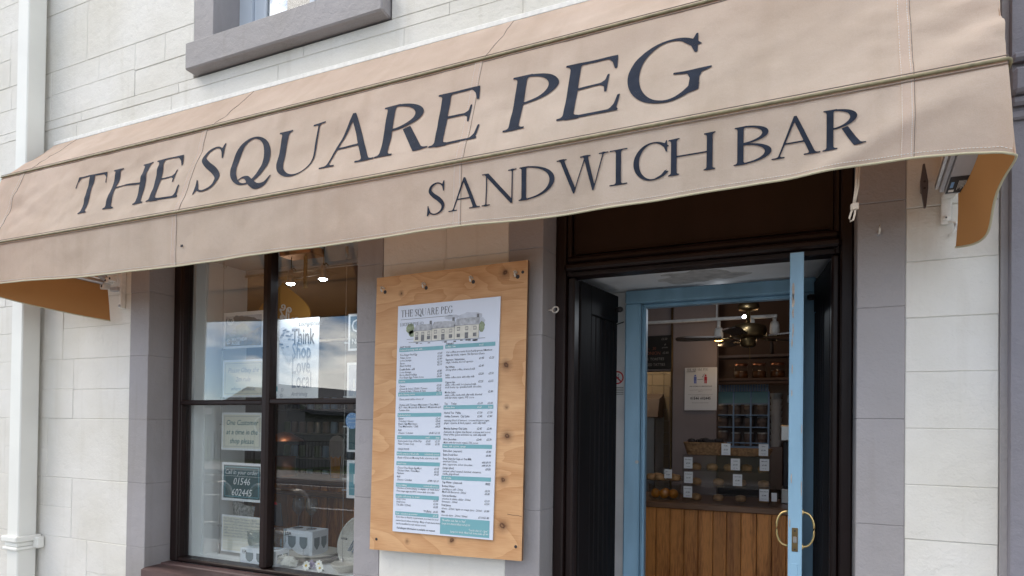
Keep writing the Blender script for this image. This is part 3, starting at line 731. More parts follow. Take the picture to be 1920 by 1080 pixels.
t = house('terraced_house', 'low pale house with slate roof, right of the long white one', -16, 6, -42, -35, 1.7, 2.55, 'harling')
for i in range(6): B().box(-14.6 + i * 3.4, -13.4 + i * 3.4, -35.0, -34.97, .6, 1.5).build('window', M['darkglass'], t)
b = B()
random.seed(3)
for k in range(130):
    x = -75 + k * .95 + random.uniform(-.4, .4); h = random.uniform(3.0, 4.4); yy = -62 + random.uniform(-4, 4)
    b.lathe([(h * .24, .2), (h * .18, h * .4), (h * .1, h * .75), (.01, h)], (x, yy, -.03), 7)
o = b.build('far_wood', M['verge']); o['kind'] = 'stuff'
# guard rail
def railing(x0, x1, label):
    t = thing('railing', label, 'railing', ((x0 + x1) / 2, -13.0, -.004), 'pedestrian railings across the road')
    b = B()
    for i in range(int((x1 - x0) / .13)): b.box(x0 + i * .13 - .008, x0 + i * .13 + .008, -13.01, -12.99, .12, .98)
    o = b.build('bars', M['black'], t); o['kind'] = 'stuff'
    B().tube([(x0, -13, 1.0), (x1, -13, 1.0)], .02).tube([(x0, -13, .12), (x1, -13, .12)], .015).build('rail', M['black'], t)
    for x in (x0, (x0 + x1) / 2, x1): B().tube([(x, -13, -.004), (x, -13, 1.02)], .024).build('post', M['black'], t)
railing(-20.5, -16.3, 'black railing in front of the white cottage across the road')
railing(-14.6, -9.6, 'black railing right of the white cottage across the road')
# cycle hoops near the kerb
for x, lb in ((-6.35, 'steel cycle hoop by the kerb, left of the pair'), (-5.25, 'steel cycle hoop by the kerb, right of the pair')):
    t = thing('cycle_hoop', lb, 'cycle stand', (x, -2.62, 0), 'cycle hoops on the pavement')
    P = [(x - .40, -2.62, 0), (x - .40, -2.62, .62)] + [(x - .25 - .15 * math.cos(a), -2.62, .62 + .15 * math.sin(a)) for a in [k * PI / 12 for k in range(1, 7)]] + [(x + .25 + .15 * math.sin(a), -2.62, .62 + .15 * math.cos(a)) for a in [k * PI / 12 for k in range(0, 6)]] + [(x + .40, -2.62, .62), (x + .40, -2.62, 0)]
    B().tube(P, .025, 10).build('hoop', M['steel'], t, True)
    B().tube([(x - .40, -2.62, .30), (x + .40, -2.62, .30)], .018, 8).build('crossbar', M['steel'], t, True)

# ================================================================== shop building: core wall, painted stones, surrounds
shop = thing('shop_building', 'cream painted stone shop front with grey window and door surrounds', 'building', (-1.5, .14, 0))
HOLES = [(-3.443, -1.730, .0, 2.76), (-1.103, .308, 0, 2.76), (-2.978, -1.705, 3.335, 4.7)]
def free_intervals(x0, x1, z0, z1):
    iv = [(x0, x1)]
    for hx0, hx1, hz0, hz1 in HOLES:
        if z1 <= hz0 + 1e-4 or z0 >= hz1 - 1e-4: continue
        nv = []
        for a, c in iv:
            if hx1 <= a or hx0 >= c: nv.append((a, c)); continue
            if hx0 - a > .01: nv.append((a, hx0))
            if c - hx1 > .01: nv.append((hx1, c))
        iv = nv
    return iv
b = B()
zs = [0, .0001 + 2.76, 3.335, 4.7]
for z0, z1 in ((0, 2.76), (2.76, 3.335), (3.335, 4.7)):
    for a, c in free_intervals(-7.2, .556, z0 + .001, z1 - .001): b.box(a, c, .0042, .30, z0, z1)
b.box(-3.443, -1.73, .0042, .30, 0, .60)
b.build('wall_core', M['core'], shop)
# stones, courses .1775 m, laid in pairs of courses that sometimes hold one tall stone
random.seed(21)
def stone(x0, x1, z0, z1):
    g = .0001
    pr = random.uniform(-.0014, .0008)
    B().cbox(x0 + g, x1 - g, pr, .06, z0 + g, z1 - g, random.uniform(.0020, .0036)).build('stone', M['white'], shop)
def lay(x0, x1, z0, z1, lo, hi):
    x = x0
    while x < x1 - .005:
        w = random.uniform(lo, hi)
        if x1 - (x + w) < lo * .6: w = x1 - x
        stone(x, x + w, z0, z1); x += w
CZ = [1.15 + .355 * k for k in range(-4, 11)]
for k in range(len(CZ) - 1):
    z0, z1 = max(CZ[k], 0), min(CZ[k + 1], 4.7)
    if z1 - z0 < .05: continue
    zc = [z0, z1]
    for hx0, hx1, hz0, hz1 in HOLES:
        for q in (hz0, hz1):
            if z0 + .004 < q < z1 - .004: zc.append(q)
    zc = sorted(zc)
    for za, zb in zip(zc[:-1], zc[1:]):
        hidden = 2.35 < za < 3.0
        for a, c in free_intervals(-7.2, .556, za + .002, zb - .002):
            if c < -4.2: lo, hi = .4, .75
            else: lo, hi = (.45, .9) if hidden or za > 2.7 else (.30, .62)
            if zb - za < .2 or hidden: lay(a, c, za, zb, lo, hi); continue
            x = a
            while x < c - .005:
                w = random.uniform(lo, hi)
                if c - (x + w) < lo * .7: w = c - x
                if random.random() < .42: stone(x, x + w, za, zb)
                else:
                    zm = (za + zb) / 2 + random.uniform(-.006, .006)
                    stone(x, x + w, za, zm)
                    if w > .45 and random.random() < .5:
                        xm = x + w * random.uniform(.35, .65); stone(x, xm, zm, zb); stone(xm, x + w, zm, zb)
                    else: stone(x, x + w, zm, zb)
                x += w
# grey surrounds in long blocks, carried back into the reveals
def jamb(x0, x1, zlist, yb=.30):
    for za, zb in zip(zlist[:-1], zlist[1:]):
        B().cbox(x0 + .0001, x1 - .0001, -.003 + random.uniform(-.001, .001), yb, za + .0001, zb - .0001, .0024).build('surround_block', M['grey'], shop)
ZJ = [0.0, .44, .795, 1.15, 1.505, 1.86, 2.215, 2.57]
jamb(-3.443, -3.29, ZJ); jamb(-1.872, -1.73, [z + (.01 if 0 < z < 2.5 else 0) for z in ZJ])
jamb(-1.103, -.950, [z + (.005 if 0 < z < 2.5 else 0) for z in ZJ]); jamb(.170, .308, [0, .48, .835, 1.19, 1.535, 1.90, 2.245, 2.57])
jamb(-3.443, -1.73, [2.57, 2.76]); jamb(-1.103, .308, [2.57, 2.76])
B().cbox(-3.29, -1.872, -.002, .30, .60, .66, .004).build('surround_block', M['grey'], shop)
# upper window: grey jambs and heavy projecting sill
jamb(-2.978, -2.835, [3.49, 3.95, 4.7], .22); jamb(-1.85, -1.705, [3.49, 3.95, 4.7], .22)
b = B().cbox(-2.965, -1.713, -.065, .20, 3.345, 3.489, .007); b.build('stone_sill', M['grey'], shop)
up = B()
up.box(-2.835, -2.745, .17, .235, 3.49, 4.7).box(-1.93, -1.85, .17, .235, 3.49, 4.7).box(-2.745, -1.93, .17, .235, 3.49, 3.56)
uw = up.build('upper_window', M['sash'], shop)
B().cbox(-2.745, -2.66, .185, .22, 3.56, 4.7, .006).build('stile', M['sash'], uw); B().cbox(-2.015, -1.93, .185, .22, 3.56, 4.7, .006).build('stile', M['sash'], uw)
B().cbox(-2.66, -2.015, .186, .22, 3.56, 3.63, .006).build('rail', M['sash'], uw); B().cbox(-2.36, -2.325, .188, .218, 3.63, 4.7, .004).build('glazing_bar', M['sash'], uw)
B().box(-2.66, -2.36, .20, .204, 3.63, 4.7).build('pane', M['pane'], uw); B().box(-2.325, -2.015, .20, .204, 3.63, 4.7).build('pane', M['pane'], uw)
def cur(u, v): return (-2.60 + u * .7, .30 + .012 * math.sin(u * 46), 3.5 + v * 1.2)
B().grid(lambda u, v: (-2.46 + u * .56, .30 + .014 * math.sin(u * 46 + v), 3.5 + v * 1.2), 60, 2).build('curtain', M['curtain'], uw, True)
B().box(-3.2, -1.4, .30, .32, 3.3, 3.42).box(-3.2, -1.4, .9, .92, 3.3, 4.8).build('room_back', M['shop_dark'], uw)

# ---- shop window
fr = B()
fr.cbox(-3.29, -3.232, .15, .235, .70, 2.57, .006).cbox(-1.93, -1.872, .15, .235, .70, 2.57, .006)
fr.cbox(-3.232, -1.93, .152, .234, 2.50, 2.57, .006).cbox(-3.232, -1.93, .151, .234, .70, .722, .006)
sw = fr.build('shop_window', M['brown'], shop)
B().cbox(-3.240, -3.224, .160, .20, .722, 2.50, .004).build('bead', M['brown'], sw)
B().cbox(-2.612, -2.562, .146, .222, .722, 2.50, .012).build('mullion', M['brown'], sw)
B().cbox(-3.232, -2.612, .156, .218, 1.590, 1.618, .007).build('glazing_bar', M['brown'], sw); B().cbox(-2.562, -1.93, .156, .218, 1.594, 1.624, .007).build('glazing_bar', M['brown'], sw)
def glass(x0, x1, z0, z1, ax, az):
    """pane of old glass bedded very slightly out of true"""
    b = B(); xm, zm = (x0 + x1) / 2, (z0 + z1) / 2
    f = lambda x, z: .188 + (x - xm) * ax + (z - zm) * az
    b.add([(x0, f(x0, z0), z0), (x1, f(x1, z0), z0), (x1, f(x1, z1), z1), (x0, f(x0, z1), z1), (x0, f(x0, z0) + .004, z0), (x1, f(x1, z0) + .004, z0), (x1, f(x1, z1) + .004, z1), (x0, f(x0, z1) + .004, z1)],
          [(0, 1, 2, 3), (5, 4, 7, 6), (0, 4, 5, 1), (1, 5, 6, 2), (2, 6, 7, 3), (3, 7, 4, 0)])
    return b.build('pane', M['pane'], sw)
glass(-3.232, -2.612, 1.618, 2.50, .004, .012); glass(-2.562, -1.93, 1.624, 2.50, -.009, .006)
glass(-3.232, -2.612, .722, 1.590, .002, -.004); glass(-2.562, -1.93, .722, 1.594, -.003, .003)
s_ = B()
s_.prism([(.150, .699), (.150, .662), (-.022, .645), (-.022, .683), (.0, .690), (.095, .692), (.10, .698)], lambda a, c, d: (d, a, c), -3.289, -1.873)
s_.build('sill', M['sill_brown'], sw)

# ---- doorway: brown casing, fascia, porch, shutters, blue frame, blue door
ca = B()
ca.cbox(-.949, -.905, .140, .235, .0, 2.57, .006).cbox(-.905, -.872, .165, .235, .0, 2.13, .008)
ca.cbox(.128, .169, .140, .235, .0, 2.57, .006).cbox(.100, .128, .165, .235, .0, 2.13, .008)
ca.cbox(-.905, -.885, .152, .20, 2.13, 2.57, .006).cbox(.108, .128, .152, .20, 2.13, 2.57, .006)
dc = ca.build('door_casing', M['brown'], shop)
B().cbox(-.905, .128, .128, .235, 2.150, 2.178, .008).cbox(-.905, .128, .140, .235, 2.178, 2.212, .012).cbox(-.905, .128, .158, .235, 2.130, 2.150, .004).build('transom', M['brown'], dc)
B().cbox(-.885, .108, .182, .215, 2.212, 2.57, .003).cbox(-.87, .095, .174, .183, 2.222, 2.232, .003).build('fascia_panel', M['brown'], dc)
pb = B()
pb.box(-.990, -.950, .30, .80, .0, 2.2).box(.172, .212, .30, .80, .0, 2.2).box(-.949, .170, .2352, .80, 2.168, 2.20)
pb.build('porch_lining', M['porch_white'], shop)
B().box(-.949, -.781, .722, .80, .12, 2.165).build('side_panel', M['porch_white'], shop)
B().box(.062, .170, .722, .80, .12, 2.165).build('side_panel', M['leafblack'], shop)
# damp stain on the porch ceiling, irregular sheet of lifted paint
pts = [(-.42 + .17 * (1 + .25 * math.sin(3 * a + 1) + .13 * math.sin(7 * a)) * math.cos(a), .50 + .11 * (1 + .22 * math.sin(4 * a) + .15 * math.sin(9 * a + 2)) * math.sin(a)) for a in [2 * PI * k / 44 for k in range(44)]]
B().prism(pts, lambda a, c, d: (a, c, d), 2.1645, 2.1675).build('damp_stain', M['stain'], shop)
b = B()
for x, z in ((-.905, 2.08), (-.915, 2.045), (-.914, 2.02)): b.lathe([(0, 0), (.006, 0), (.006, .004), (0, .004)], (x, .717, z), 8, 'y')
b.build('screw', M['black'], shop)
B().box(.0, .0001, 0, .0001, 0, .0001) if False else None
cable = B().tube([(-.93, .717, 1.955), (-.905, .715, 1.97), (-.875, .716, 1.995), (-.845, .717, 2.005), (-.80, .717, 2.018)], .003, 6); cable.build('bell_wire', M['black'], shop, True)
B().box(-.95, .17, -.06, .80, .0, .12).build('doorstep', M['kerb'], shop)

def storm_leaf(p0, p1, z0, z1, face, label):
    """half-leaf of a boarded storm door folded back in the porch; face +1: boards look towards +normal"""
    d = Vector((p1[0] - p0[0], p1[1] - p0[1], 0)); L_ = d.length; d.normalize(); nrm = Vector((d.y, -d.x, 0)) * face
    fn = lambda u, t, z: tuple(Vector((p0[0], p0[1], 0)) + d * u + nrm * t + Vector((0, 0, z)))
    def bb(b, u0, u1, t0, t1, za, zb, c=.003):
        tmp = B().cbox(u0, u1, t0, t1, za, zb, c); return b.add([fn(*v) for v in tmp.v], tmp.f)
    b = B(); bb(b, 0, L_, -.018, .012, z0, z1); lf = b.build('storm_door', M['leafblack'], shop)
    lf['label'] = label
    bb_ = B(); bb(bb_, .0, .10, .012, .020, z0, z1); bb(bb_, .10, L_, .012, .019, z1 - .13, z1); bb_.build('stile', M['leafblack'], lf)
    n = 6; w = (L_ - .106) / n
    for i in range(n):
        k = B(); bb(k, .103 + i * w + .0018, .103 + (i + 1) * w - .0018, .010, .0175, z0 + .05, z1 - .133, .004); k.build('plank', M['leafblack'], lf)
    k = B(); tmp = B().lathe([(.0, 0), (.012, 0), (.014, .02), (.009, .03), (0, .03)], (0, 0, 0), 10, 'y'); k.add([fn(L_ - .02 + v[0], .018 + v[1], 2.06 + v[2]) for v in tmp.v], tmp.f); k.build('bolt', M['black'], lf, True)
storm_leaf((-.885, .24), (-.822, .625), .125, 2.128, 1, 'dark boarded storm door folded against the left side of the porch')
storm_leaf((.118, .24), (.070, .625), .125, 2.128, -1, 'dark boarded storm door folded against the right side of the porch')

bf = B()
bf.cbox(-.779, -.702, .655, .745, .12, 2.095, .006).cbox(-.018 + .0, .060, .655, .745, .12, 2.095, .006).cbox(-.779, .060, .6552, .745, 2.095, 2.158, .006)
df = bf.build('door_frame', M['blue'], shop)
B().cbox(-.702, -.684, .690, .735, .12, 2.078, .004).cbox(-.702, -.034, .690, .735, 2.078, 2.095, .004).cbox(-.036, -.018, .70, .735, .12, 2.078, .004).build('stop_moulding', M['blue'], df)
B().cbox(-.700, -.696, .676, .69, .12, 2.09, .001).build('inner_bead', M['blue'], df)
B().lathe([(0, 0), (.008, 0), (.008, -.012), (0, -.012)], (-.712, .655, 1.33), 10, 'y').build('catch', M['steel'], df)

# door leaf stands open at right angles to the wall, its edge towards the street
X0, X1, YA, YB, ZB, ZT = -.0345, .0090, -.035, .675, .135, 2.098
lf = B()
lf.cbox(X0, X1, YA, YA + .105, ZB, ZT, .0025).cbox(X0, X1, YB - .105, YB, ZB, ZT, .0025)
lf.cbox(X0, X1, YA + .105, YB - .105, ZT - .11, ZT, .0025).cbox(X0, X1, YA + .105, YB - .105, ZB, ZB + .62, .0025)
dl = lf.build('entrance_door', M['blue'], shop)
dl['label'] = 'pale blue glazed door standing open edge-on to the street'
B().box(-.016, -.010, YA + .105, YB - .105, ZB + .62, ZT - .11).build('pane', M['clear'], dl)
for sx, xs in ((-1, X0), (1, X1)):
    P = [(xs, YA + .045, 1.214)] + [(xs + sx * (.038 * math.sin(a) ** .75), YA + .045, 1.155 + .059 * math.cos(a)) for a in [PI * (k + .5) / 14 for k in range(14)]] + [(xs, YA + .045, 1.096)]
    h = B().tube(P, [.0046] + [.0037] * 14 + [.0046], 10).build('pull_handle', M['brass'], dl, True)
    B().lathe([(.011, 0), (.011, .004), (.0, .004)], (xs, YA + .045, 1.214), 10, 'x').lathe([(.011, 0), (.011, .004), (0, .004)], (xs, YA + .045, 1.096), 10, 'x').build('rose', M['brass'], h)
lp = B().cbox(-.0225, -.0035, YA - .0022, YA + .003, 1.085, 1.165, .001).build('lock_plate', M['bronze'], dl)
B().cbox(-.0185, -.0075, YA - .008, YA + .001, 1.115, 1.136, .002).build('latch', M['steel'], lp)
B().lathe([(0, -.003), (.003, -.003), (.003, 0)], (-.013, YA - .001, 1.155), 8, 'y').lathe([(0, -.003), (.003, -.003), (.003, 0)], (-.013, YA - .001, 1.093), 8, 'y').build('screw', M['black'], lp)
B().cbox(-.025, -.004, YA - .0012, YA + .003, .985, 1.045, .001).build('keep_plate', M['blue'], dl)
# chipped paint showing bare timber along the leading edge
b = B(); random.seed(5)
def chip(x, z, w, h, n=12):
    pts = [(x + w * random.uniform(.5, 1) * math.cos(2 * PI * k / n), z + h * random.uniform(.6, 1) * math.sin(2 * PI * k / n)) for k in range(n)]
    b.prism(pts, lambda a, c, d: (min(max(a, X0 + .002), X1 - .002), d, c), YA - .0012, YA + .002)
for z, w, h in ((1.965, .0045, .035), (1.93, .006, .03), (1.89, .004, .022), (1.83, .003, .03), (1.79, .0028, .018), (1.70, .0022, .02), (1.62, .002, .014), (1.33, .002, .02), (1.18, .0025, .02)):
    chip(X0 + .005 + random.uniform(0, .005) if z < 1.8 else X0 + .011, z, w, h)
chip(X1 - .003, 1.30, .002, .03); chip(X1 - .003, 1.50, .0016, .02)
b.build('chipped_paint', M['rawpatch'], dl)['kind'] = 'stuff'

# ---- neighbour on the right: blue-grey rendered pilaster with moulded band
nb = thing('neighbouring_building', 'blue grey rendered building adjoining the shop on the right with moulded bands', 'building', (1.6, -.04, 0))
B().box(.575, 3.2, -.045, .30, 0, 2.30).box(.575, 3.2, -.0445, .30, 2.30, 4.7).build('wall', M['slate_render'], nb)
B().box(.557, .5748, -.012, .30, 0, 4.7).build('joint_strip', M['grey'], nb)  # grey paint darkens the strip in place of a shadow gap
for z0, z1, pr in ((2.47, 2.50, .022), (2.50, 2.575, .045), (2.60, 2.628, .028), (2.43, 2.455, .014)):
    B().cbox(.568, 3.2, -.045 - pr, -.0448, z0, z1, min(.009, pr * .4)).build('moulding', M['slate_render'], nb)

# ---- square white drainpipe
dp = thing('drainpipe', 'square white drainpipe with moulded collar on the shop wall', 'pipe', (-4.27, -.10, 0))
B().cbox(-4.345, -4.235, -.125, -.022, .0, 4.7, .006).build('pipe', M['upvc'], dp)
co = B()
for z0, z1, e in ((.715, .735, .018), (.735, .765, .009), (.765, .80, .022)): co.cbox(-4.345 - e, -4.235 + e, -.125 - e, -.004, z0, z1, .006)
co.build('collar', M['upvc'], dp); B().cbox(-4.225, -4.18, -.05, -.004, .72, .79, .008).build('ear', M['upvc'], dp)
# ================================================================== awning
AXL, AXR = -4.15, .468
aw = thing('awning', 'beige canvas shop awning lettered THE SQUARE PEG SANDWICH BAR in navy', 'awning', (-1.84, -.2, 2.43))
PW, P1, P2 = (-.012, 3.172), (-.29, 2.868), (-.44, 2.428)
def ns(x, y, z=0): return noise.noise(Vector((x, y, z)))
def sag(X):            # the bars bow very slightly between their arms
    t = (X - AXL) / (AXR - AXL); return -.012 * math.sin(PI * t)
def wr(X, s, k):
    """cloth wrinkles: long shallow folds, tighter creases towards both ends"""
    e = max(0, (X - .02) / .45) ** 1.3 if X > .02 else 0
    l = max(0, min(1, (-2.6 - X) / 1.2))
    a = .008 * ns(X * 1.7, s * 5, k) + .0066 * ns(X * 5 + s * 9, s * 3, k + 4) + .0022 * ns(X * 14 - s * 11, s * 16, k + 8) + .0065 * max(0, ns(X * 6 + s * 16, s * 3, k + 14)) ** 1.5 - .005 * abs(ns(X * 3.2 - s * 9, s * 2.5, k + 20))
    a += e * (.030 * ns(X * 7 + s * 3, s * 9, k + 2) + .030 * abs(ns(X * 11 - s * 8, s * 13, k + 5)))
    a += l * (.008 * ns(X * 6 - s * 6, s * 8, k + 3) + .008 * abs(ns(X * 10 + s * 4, s * 12, k + 9)))
    return a
def panel_pt(A_, B_, X, u, off=0.0, k=0.0, belly=.006):
    y = A_[0] + (B_[0] - A_[0]) * u; z = A_[1] + (B_[1] - A_[1]) * u
    L = math.hypot(B_[0] - A_[0], B_[1] - A_[1]); ny, nz = (B_[1] - A_[1]) / L, -(B_[0] - A_[0]) / L    # outward: towards the street and up
    w = math.sin(PI * u) ** .5 if 0 < u < 1 else 0
    d = (wr(X, u * L, k) * w) - belly * math.sin(PI * max(0, min(1, u))) + off
    # tight puckers hanging from the bars
    pk = .0028 * ns(X * 22, 0, k + 11) * 3 * (max(0, 1 - u * 5) * min(1, u * 5) + max(0, u * 5 - 4) * min(1, (1 - u) * 5))
    d += pk
    z0 = sag(X)
    return (X, y + ny * d, z + nz * d + z0 * (u if A_ is PW else 1))
def main_pt(X, u, off=0.0): return panel_pt(P1, P2, X, u, off, 1.0)
def top_pt(X, u, off=0.0): return panel_pt(PW, P1, X, u, off, 7.0, .004)
nx = 330
lx = lambda u: AXL + (AXR - AXL) * u
B().grid(lambda u, v: top_pt(lx(u), v), nx, 14).flip().build('top_panel', M['canvas'], aw, True)
B().grid(lambda u, v: main_pt(lx(u), v), nx, 26).flip().build('front_panel', M['canvas'], aw, True)
ZBX = [(-4.15, 2.21), (-3.85, 2.212), (-2.99, 2.186), (-2.49, 2.182), (-1.71, 2.187), (-1.1, 2.193), (-.81, 2.186), (-.46, 2.192), (-.07, 2.201), (.14, 2.212), (.265, 2.215), (.37, 2.211), (.44, 2.205), (.468, 2.194)]
def zb(X):
    for (a, za), (c, zc) in zip(ZBX[:-1], ZBX[1:]):
        if a <= X <= c:
            t = (X - a) / (c - a); t = t * t * (3 - 2 * t); return za + (zc - za) * t
    return ZBX[-1][1]
def val_pt(X, v, off=0.0):
    """valance: v 0 at the bar, 1 at the hem"""
    e = max(0, (X - .05) / .42)
    zt = P2[1] + sag(X); z = zt + (zb(X) - zt) * v
    y = P2[0] - .004 - off + v * (.011 * ns(X * 2.2, 3, 1) + .006 * ns(X * 6, v * 2, 6)) + .005 * ns(X * 16, v * 3, 9) * (1 - v) * min(1, v * 4)
    y -= e * (.012 * math.sin(PI * v) + .010 * v * math.sin((X - .05) * 12))
    y -= max(0, .5 * math.exp(-((X - (.47 - .42 * v)) / .07) ** 2) * .042 * v * (1 - .4 * v))
    return (X + .016 * v * max(0, (X - .33) / .138) ** 2, y, z)
B().grid(lambda u, v: val_pt(lx(u), v), nx, 14).flip().build('valance', M['canvas_dark'], aw, True)
# side valances: the front corner turns back to the wall; their rear ends hang free
def lerp(a, c, t): return tuple(p + (q - p) * t for p, q in zip(a, c))
def side_r(u, v):
    top = lerp((AXR, P2[0] - .004, P2[1]), (.440, -.045, 2.30), u)
    c0 = val_pt(AXR, 1); bot = lerp(c0, (.452, -.05, 2.068), u)
    w = math.sin(PI * min(1, u)) 
    bx = .016 * math.sin(PI * u ** .5) * (1 - .3 * u) - .026 * math.sin(2.2 * PI * u) * u
    bz = -.016 * math.sin(PI * u) + .022 * math.sin(2 * PI * u) - .03 * (1 - (1 - u) ** 2) * (1 - u)
    # round the corner outwards before running back
    rc = .016 * math.exp(-(u / .10) ** 2)
    p = lerp(top, bot, v)
    return (p[0] + v * bx, p[1] - rc * v * .3 - .02 * v * math.exp(-((u - 1) / .2) ** 2) * math.sin(v * 4), p[2] + v * bz)
sv = B().grid(side_r, 46, 16).flip().build('side_valance', M['canvas_dark'], aw, True)
def side_l(u, v):
    top = lerp((AXL, P2[0] - .004, P2[1]), (-3.575, -.055, 2.285), u); bot = lerp((AXL, P2[0] - .004, 2.205), (-3.520, -.05, 2.055), u)
    p = lerp(top, bot, v); k = v * (.018 * math.sin(PI * 1.6 * u + .4) + .010 * math.sin(9 * u + 2 * v)) * (1 - .5 * u)
    return (p[0] + k * .6, p[1] + k, p[2] - v * .012 * math.sin(PI * u) + .02 * (1 - v) * 0)
B().grid(side_l, 60, 16).build('side_valance', M['canvas_dark'], aw, True)
def gusset(P, xs):
    b = B(); b.add([(P[0], P[1], P[2]), (xs, PW[0], PW[1] - .01), (xs, P1[0], P1[1] - .004), (xs, P2[0] + .004, P2[1] - .003)], [(0, 1, 2), (0, 2, 3)])
    return b.build('gusset', M['canvas'], aw)
gusset((.452, -.045, 2.31), AXR - .003); gusset((-3.60, -.05, 2.30), AXL + .003)
# hem binding, stitching, piping, seams
hx = [AXL + (AXR - AXL) * i / 260 for i in range(261)]
path = [Vector(val_pt(x, 1)) for x in hx] + [Vector(side_r(i / 40, 1)) for i in range(1, 41)]
B().tube(path, .0032, 6).build('hem', M['hem'], aw, True)
B().tube([Vector(side_l(i / 40, 1)) for i in range(41)], .0032, 6).build('hem', M['hem'], aw, True)
st = B()
def dash(fn, a, c, n, duty=.62, r=.0008):
    for i in range(n):
        t0 = a + (c - a) * i / n; t1 = t0 + (c - a) / n * duty
        st.tube([fn(t0), fn(t1)], r, 4, caps=False)
dash(lambda X: val_pt(X, .945, .0014), AXL, AXR, 620)
SEAMS = (-3.93, -2.518, -1.088, .266)
for X in SEAMS:
    sm, sl = B(), B()
    for fn in (top_pt, main_pt, val_pt):
        sgn = 1
        sm.grid(lambda u, v, fn=fn, X=X: fn(X - .028 + .030 * u, .01 + v * .98, .0012), 3, 24)
        sl.tube([fn(X + .0022, .005 + .99 * k / 30, .0008) for k in range(31)], .0009, 5)
        if fn is not top_pt:
            dash(lambda t, fn=fn, X=X: fn(X - .026, t, .0016), .02, .98, 46, .6, .0006); dash(lambda t, fn=fn, X=X: fn(X - .004, t, .0016), .02, .98, 46, .6, .0006)
    sm.flip().build('seam_overlap', M['canvas'], aw, True); sl.build('seam_edge', M['seamline'], aw, True)
st.build('stitching', M['thread'], aw)
#SEAM
for A_, fn, u0 in ((P1, main_pt, 0), (P2, val_pt, 0)):
    pp = [Vector(fn(x, 0)) + Vector((0, -.004, .003)) for x in hx]
    if A_ is P2:
        e = pp[-1]; pp += [e + Vector((.006, .004, -.002)), e + Vector((.009, .014, -.006)), e + Vector((.006, .05, -.016)), e + Vector((0, .12, -.03))]
    B().tube(pp, .0046, 8).build('piping', M['piping'], aw, True)
    B().tube([Vector(fn(x, 0)) + Vector((0, -.003, .0125)) for x in hx], .0016, 5).build('welt', M['seamline'], aw, True)
    B().tube([Vector(fn(x, 0)) + Vector((0, -.0035, -.0085)) for x in hx], .0016, 5).build('welt', M['seamline'], aw, True)
B().cbox(AXL, AXR, -.022, -.001, 3.160, 3.186, .004).build('wall_track', M['white_metal'], aw)
# lettering, printed flat on the cloth
LM = math.hypot(P2[0] - P1[0], P2[1] - P1[1])
def put(b, c, x0, x1, fn, cap):
    """letter c spanning x0..x1 at cap height"""
    w = (x1 - x0) / cap
    vs, fs = glyph_mesh(c, w, 64)
    b.add([fn(x0 + a * cap, y * cap) for a, y in vs], fs)
b = B()
fmain = lambda X, s: main_pt(X - .05 * max(0, (-.9 - X) / 2.4) * (s / .245), 1 - (s + .0985) / LM, .0022)
for c, x0, x1 in (('T', -3.352, -3.118), ('H', -3.078, -2.797), ('E', -2.775, -2.565), ('S', -2.467, -2.312), ('Q', -2.268, -2.047), ('U', -2.020, -1.770), ('A', -1.756, -1.490),
                  ('R', -1.490, -1.252), ('E', -1.250, -1.045), ('P', -.948, -.764), ('E', -.750, -.535), ('G', -.518, -.272)):
    put(b, c, x0, x1, fmain, .245)
b.build('sign_lettering', M['ink'], aw)
b = B()
def fval(X, s):
    z = 2.2455 + (X + 1.2) * .016 + s
    zt = P2[1] + sag(X); return val_pt(X, (z - zt) / (zb(X) - zt), .0022)
for c, x0, x1 in (('S', -1.222, -1.145), ('A', -1.134, -1.008), ('N', -1.003, -.873), ('D', -.866, -.738), ('W', -.731, -.556), ('I', -.553, -.496), ('C', -.477, -.374), ('H', -.370, -.232), ('B', -.182, -.079), ('A', -.079, .047), ('R', .051, .157)):
    put(b, c, x0, x1, fval, .112)
b.build('sign_lettering', M['ink'], aw)
# small mark and dirt specks
b = B()
b.box(-2.482, -2.478, -.449, -.4465, 2.262, 2.272).box(-2.474, -2.470, -.449, -.4465, 2.262, 2.272); b.build('care_mark', M['ink'], aw)
# frame: folding ribs, wall pivots
def beam(b, p, q, w, h):
    p, q = Vector(p), Vector(q); d = (q - p).normalized(); s = d.cross(Vector((0, 0, 1))).normalized(); u = s.cross(d)
    vs = [r + s * (w / 2 * i) + u * (h / 2 * j) for r in (p, q) for i, j in ((-1, -1), (1, -1), (1, 1), (-1, 1))]
    b.add(vs, [(3, 2, 1, 0), (4, 5, 6, 7), (0, 1, 5, 4), (1, 2, 6, 5), (2, 3, 7, 6), (3, 0, 4, 7)]); return b
HL = Vector((-3.545, -.06, 2.262))
for q, w in (((-4.10, -.425, 2.40), .026), ((-4.05, -.30, 2.80), .026), ((-4.02, -.16, 2.95), .024)):
    d = (Vector(q) - HL).normalized()
    B().tube([HL + d * .03, Vector(q)], .0125, 10).build('rib', M['alu'] if w > .0245 and q[2] < 2.5 else M['grey_metal'], aw, True)
pv = B()
for k, (dx, dz) in enumerate(((-.033, -.012), (-.012, .020), (.018, .030))):
    pv.cbox(HL.x + dx - .017, HL.x + dx + .017, HL.y - .022 + k * .006, HL.y + .022, HL.z + dz - .016, HL.z + dz + .016, .004)
pvo = pv.build('pivot_bracket', M['white_metal'], aw)
b = B()
for k, (dx, dz) in enumerate(((-.033, -.012), (-.012, .020), (.018, .030))): b.lathe([(0, -.001), (.007, -.001), (.007, .001)], (HL.x + dx, HL.y - .022 + k * .006, HL.z + dz), 10, 'y')
b.build('rivet_hole', M['black'], pvo)
pl = B().cbox(-3.508, -3.486, -.030, -.002, 2.13, 2.40, .002).build('wall_plate', M['white_metal'], aw)
B().lathe([(0, -.006), (.007, -.006), (.008, 0)], (-3.497, -.030, 2.143), 10, 'y').build('screw', M['grey_metal'], pl, True)
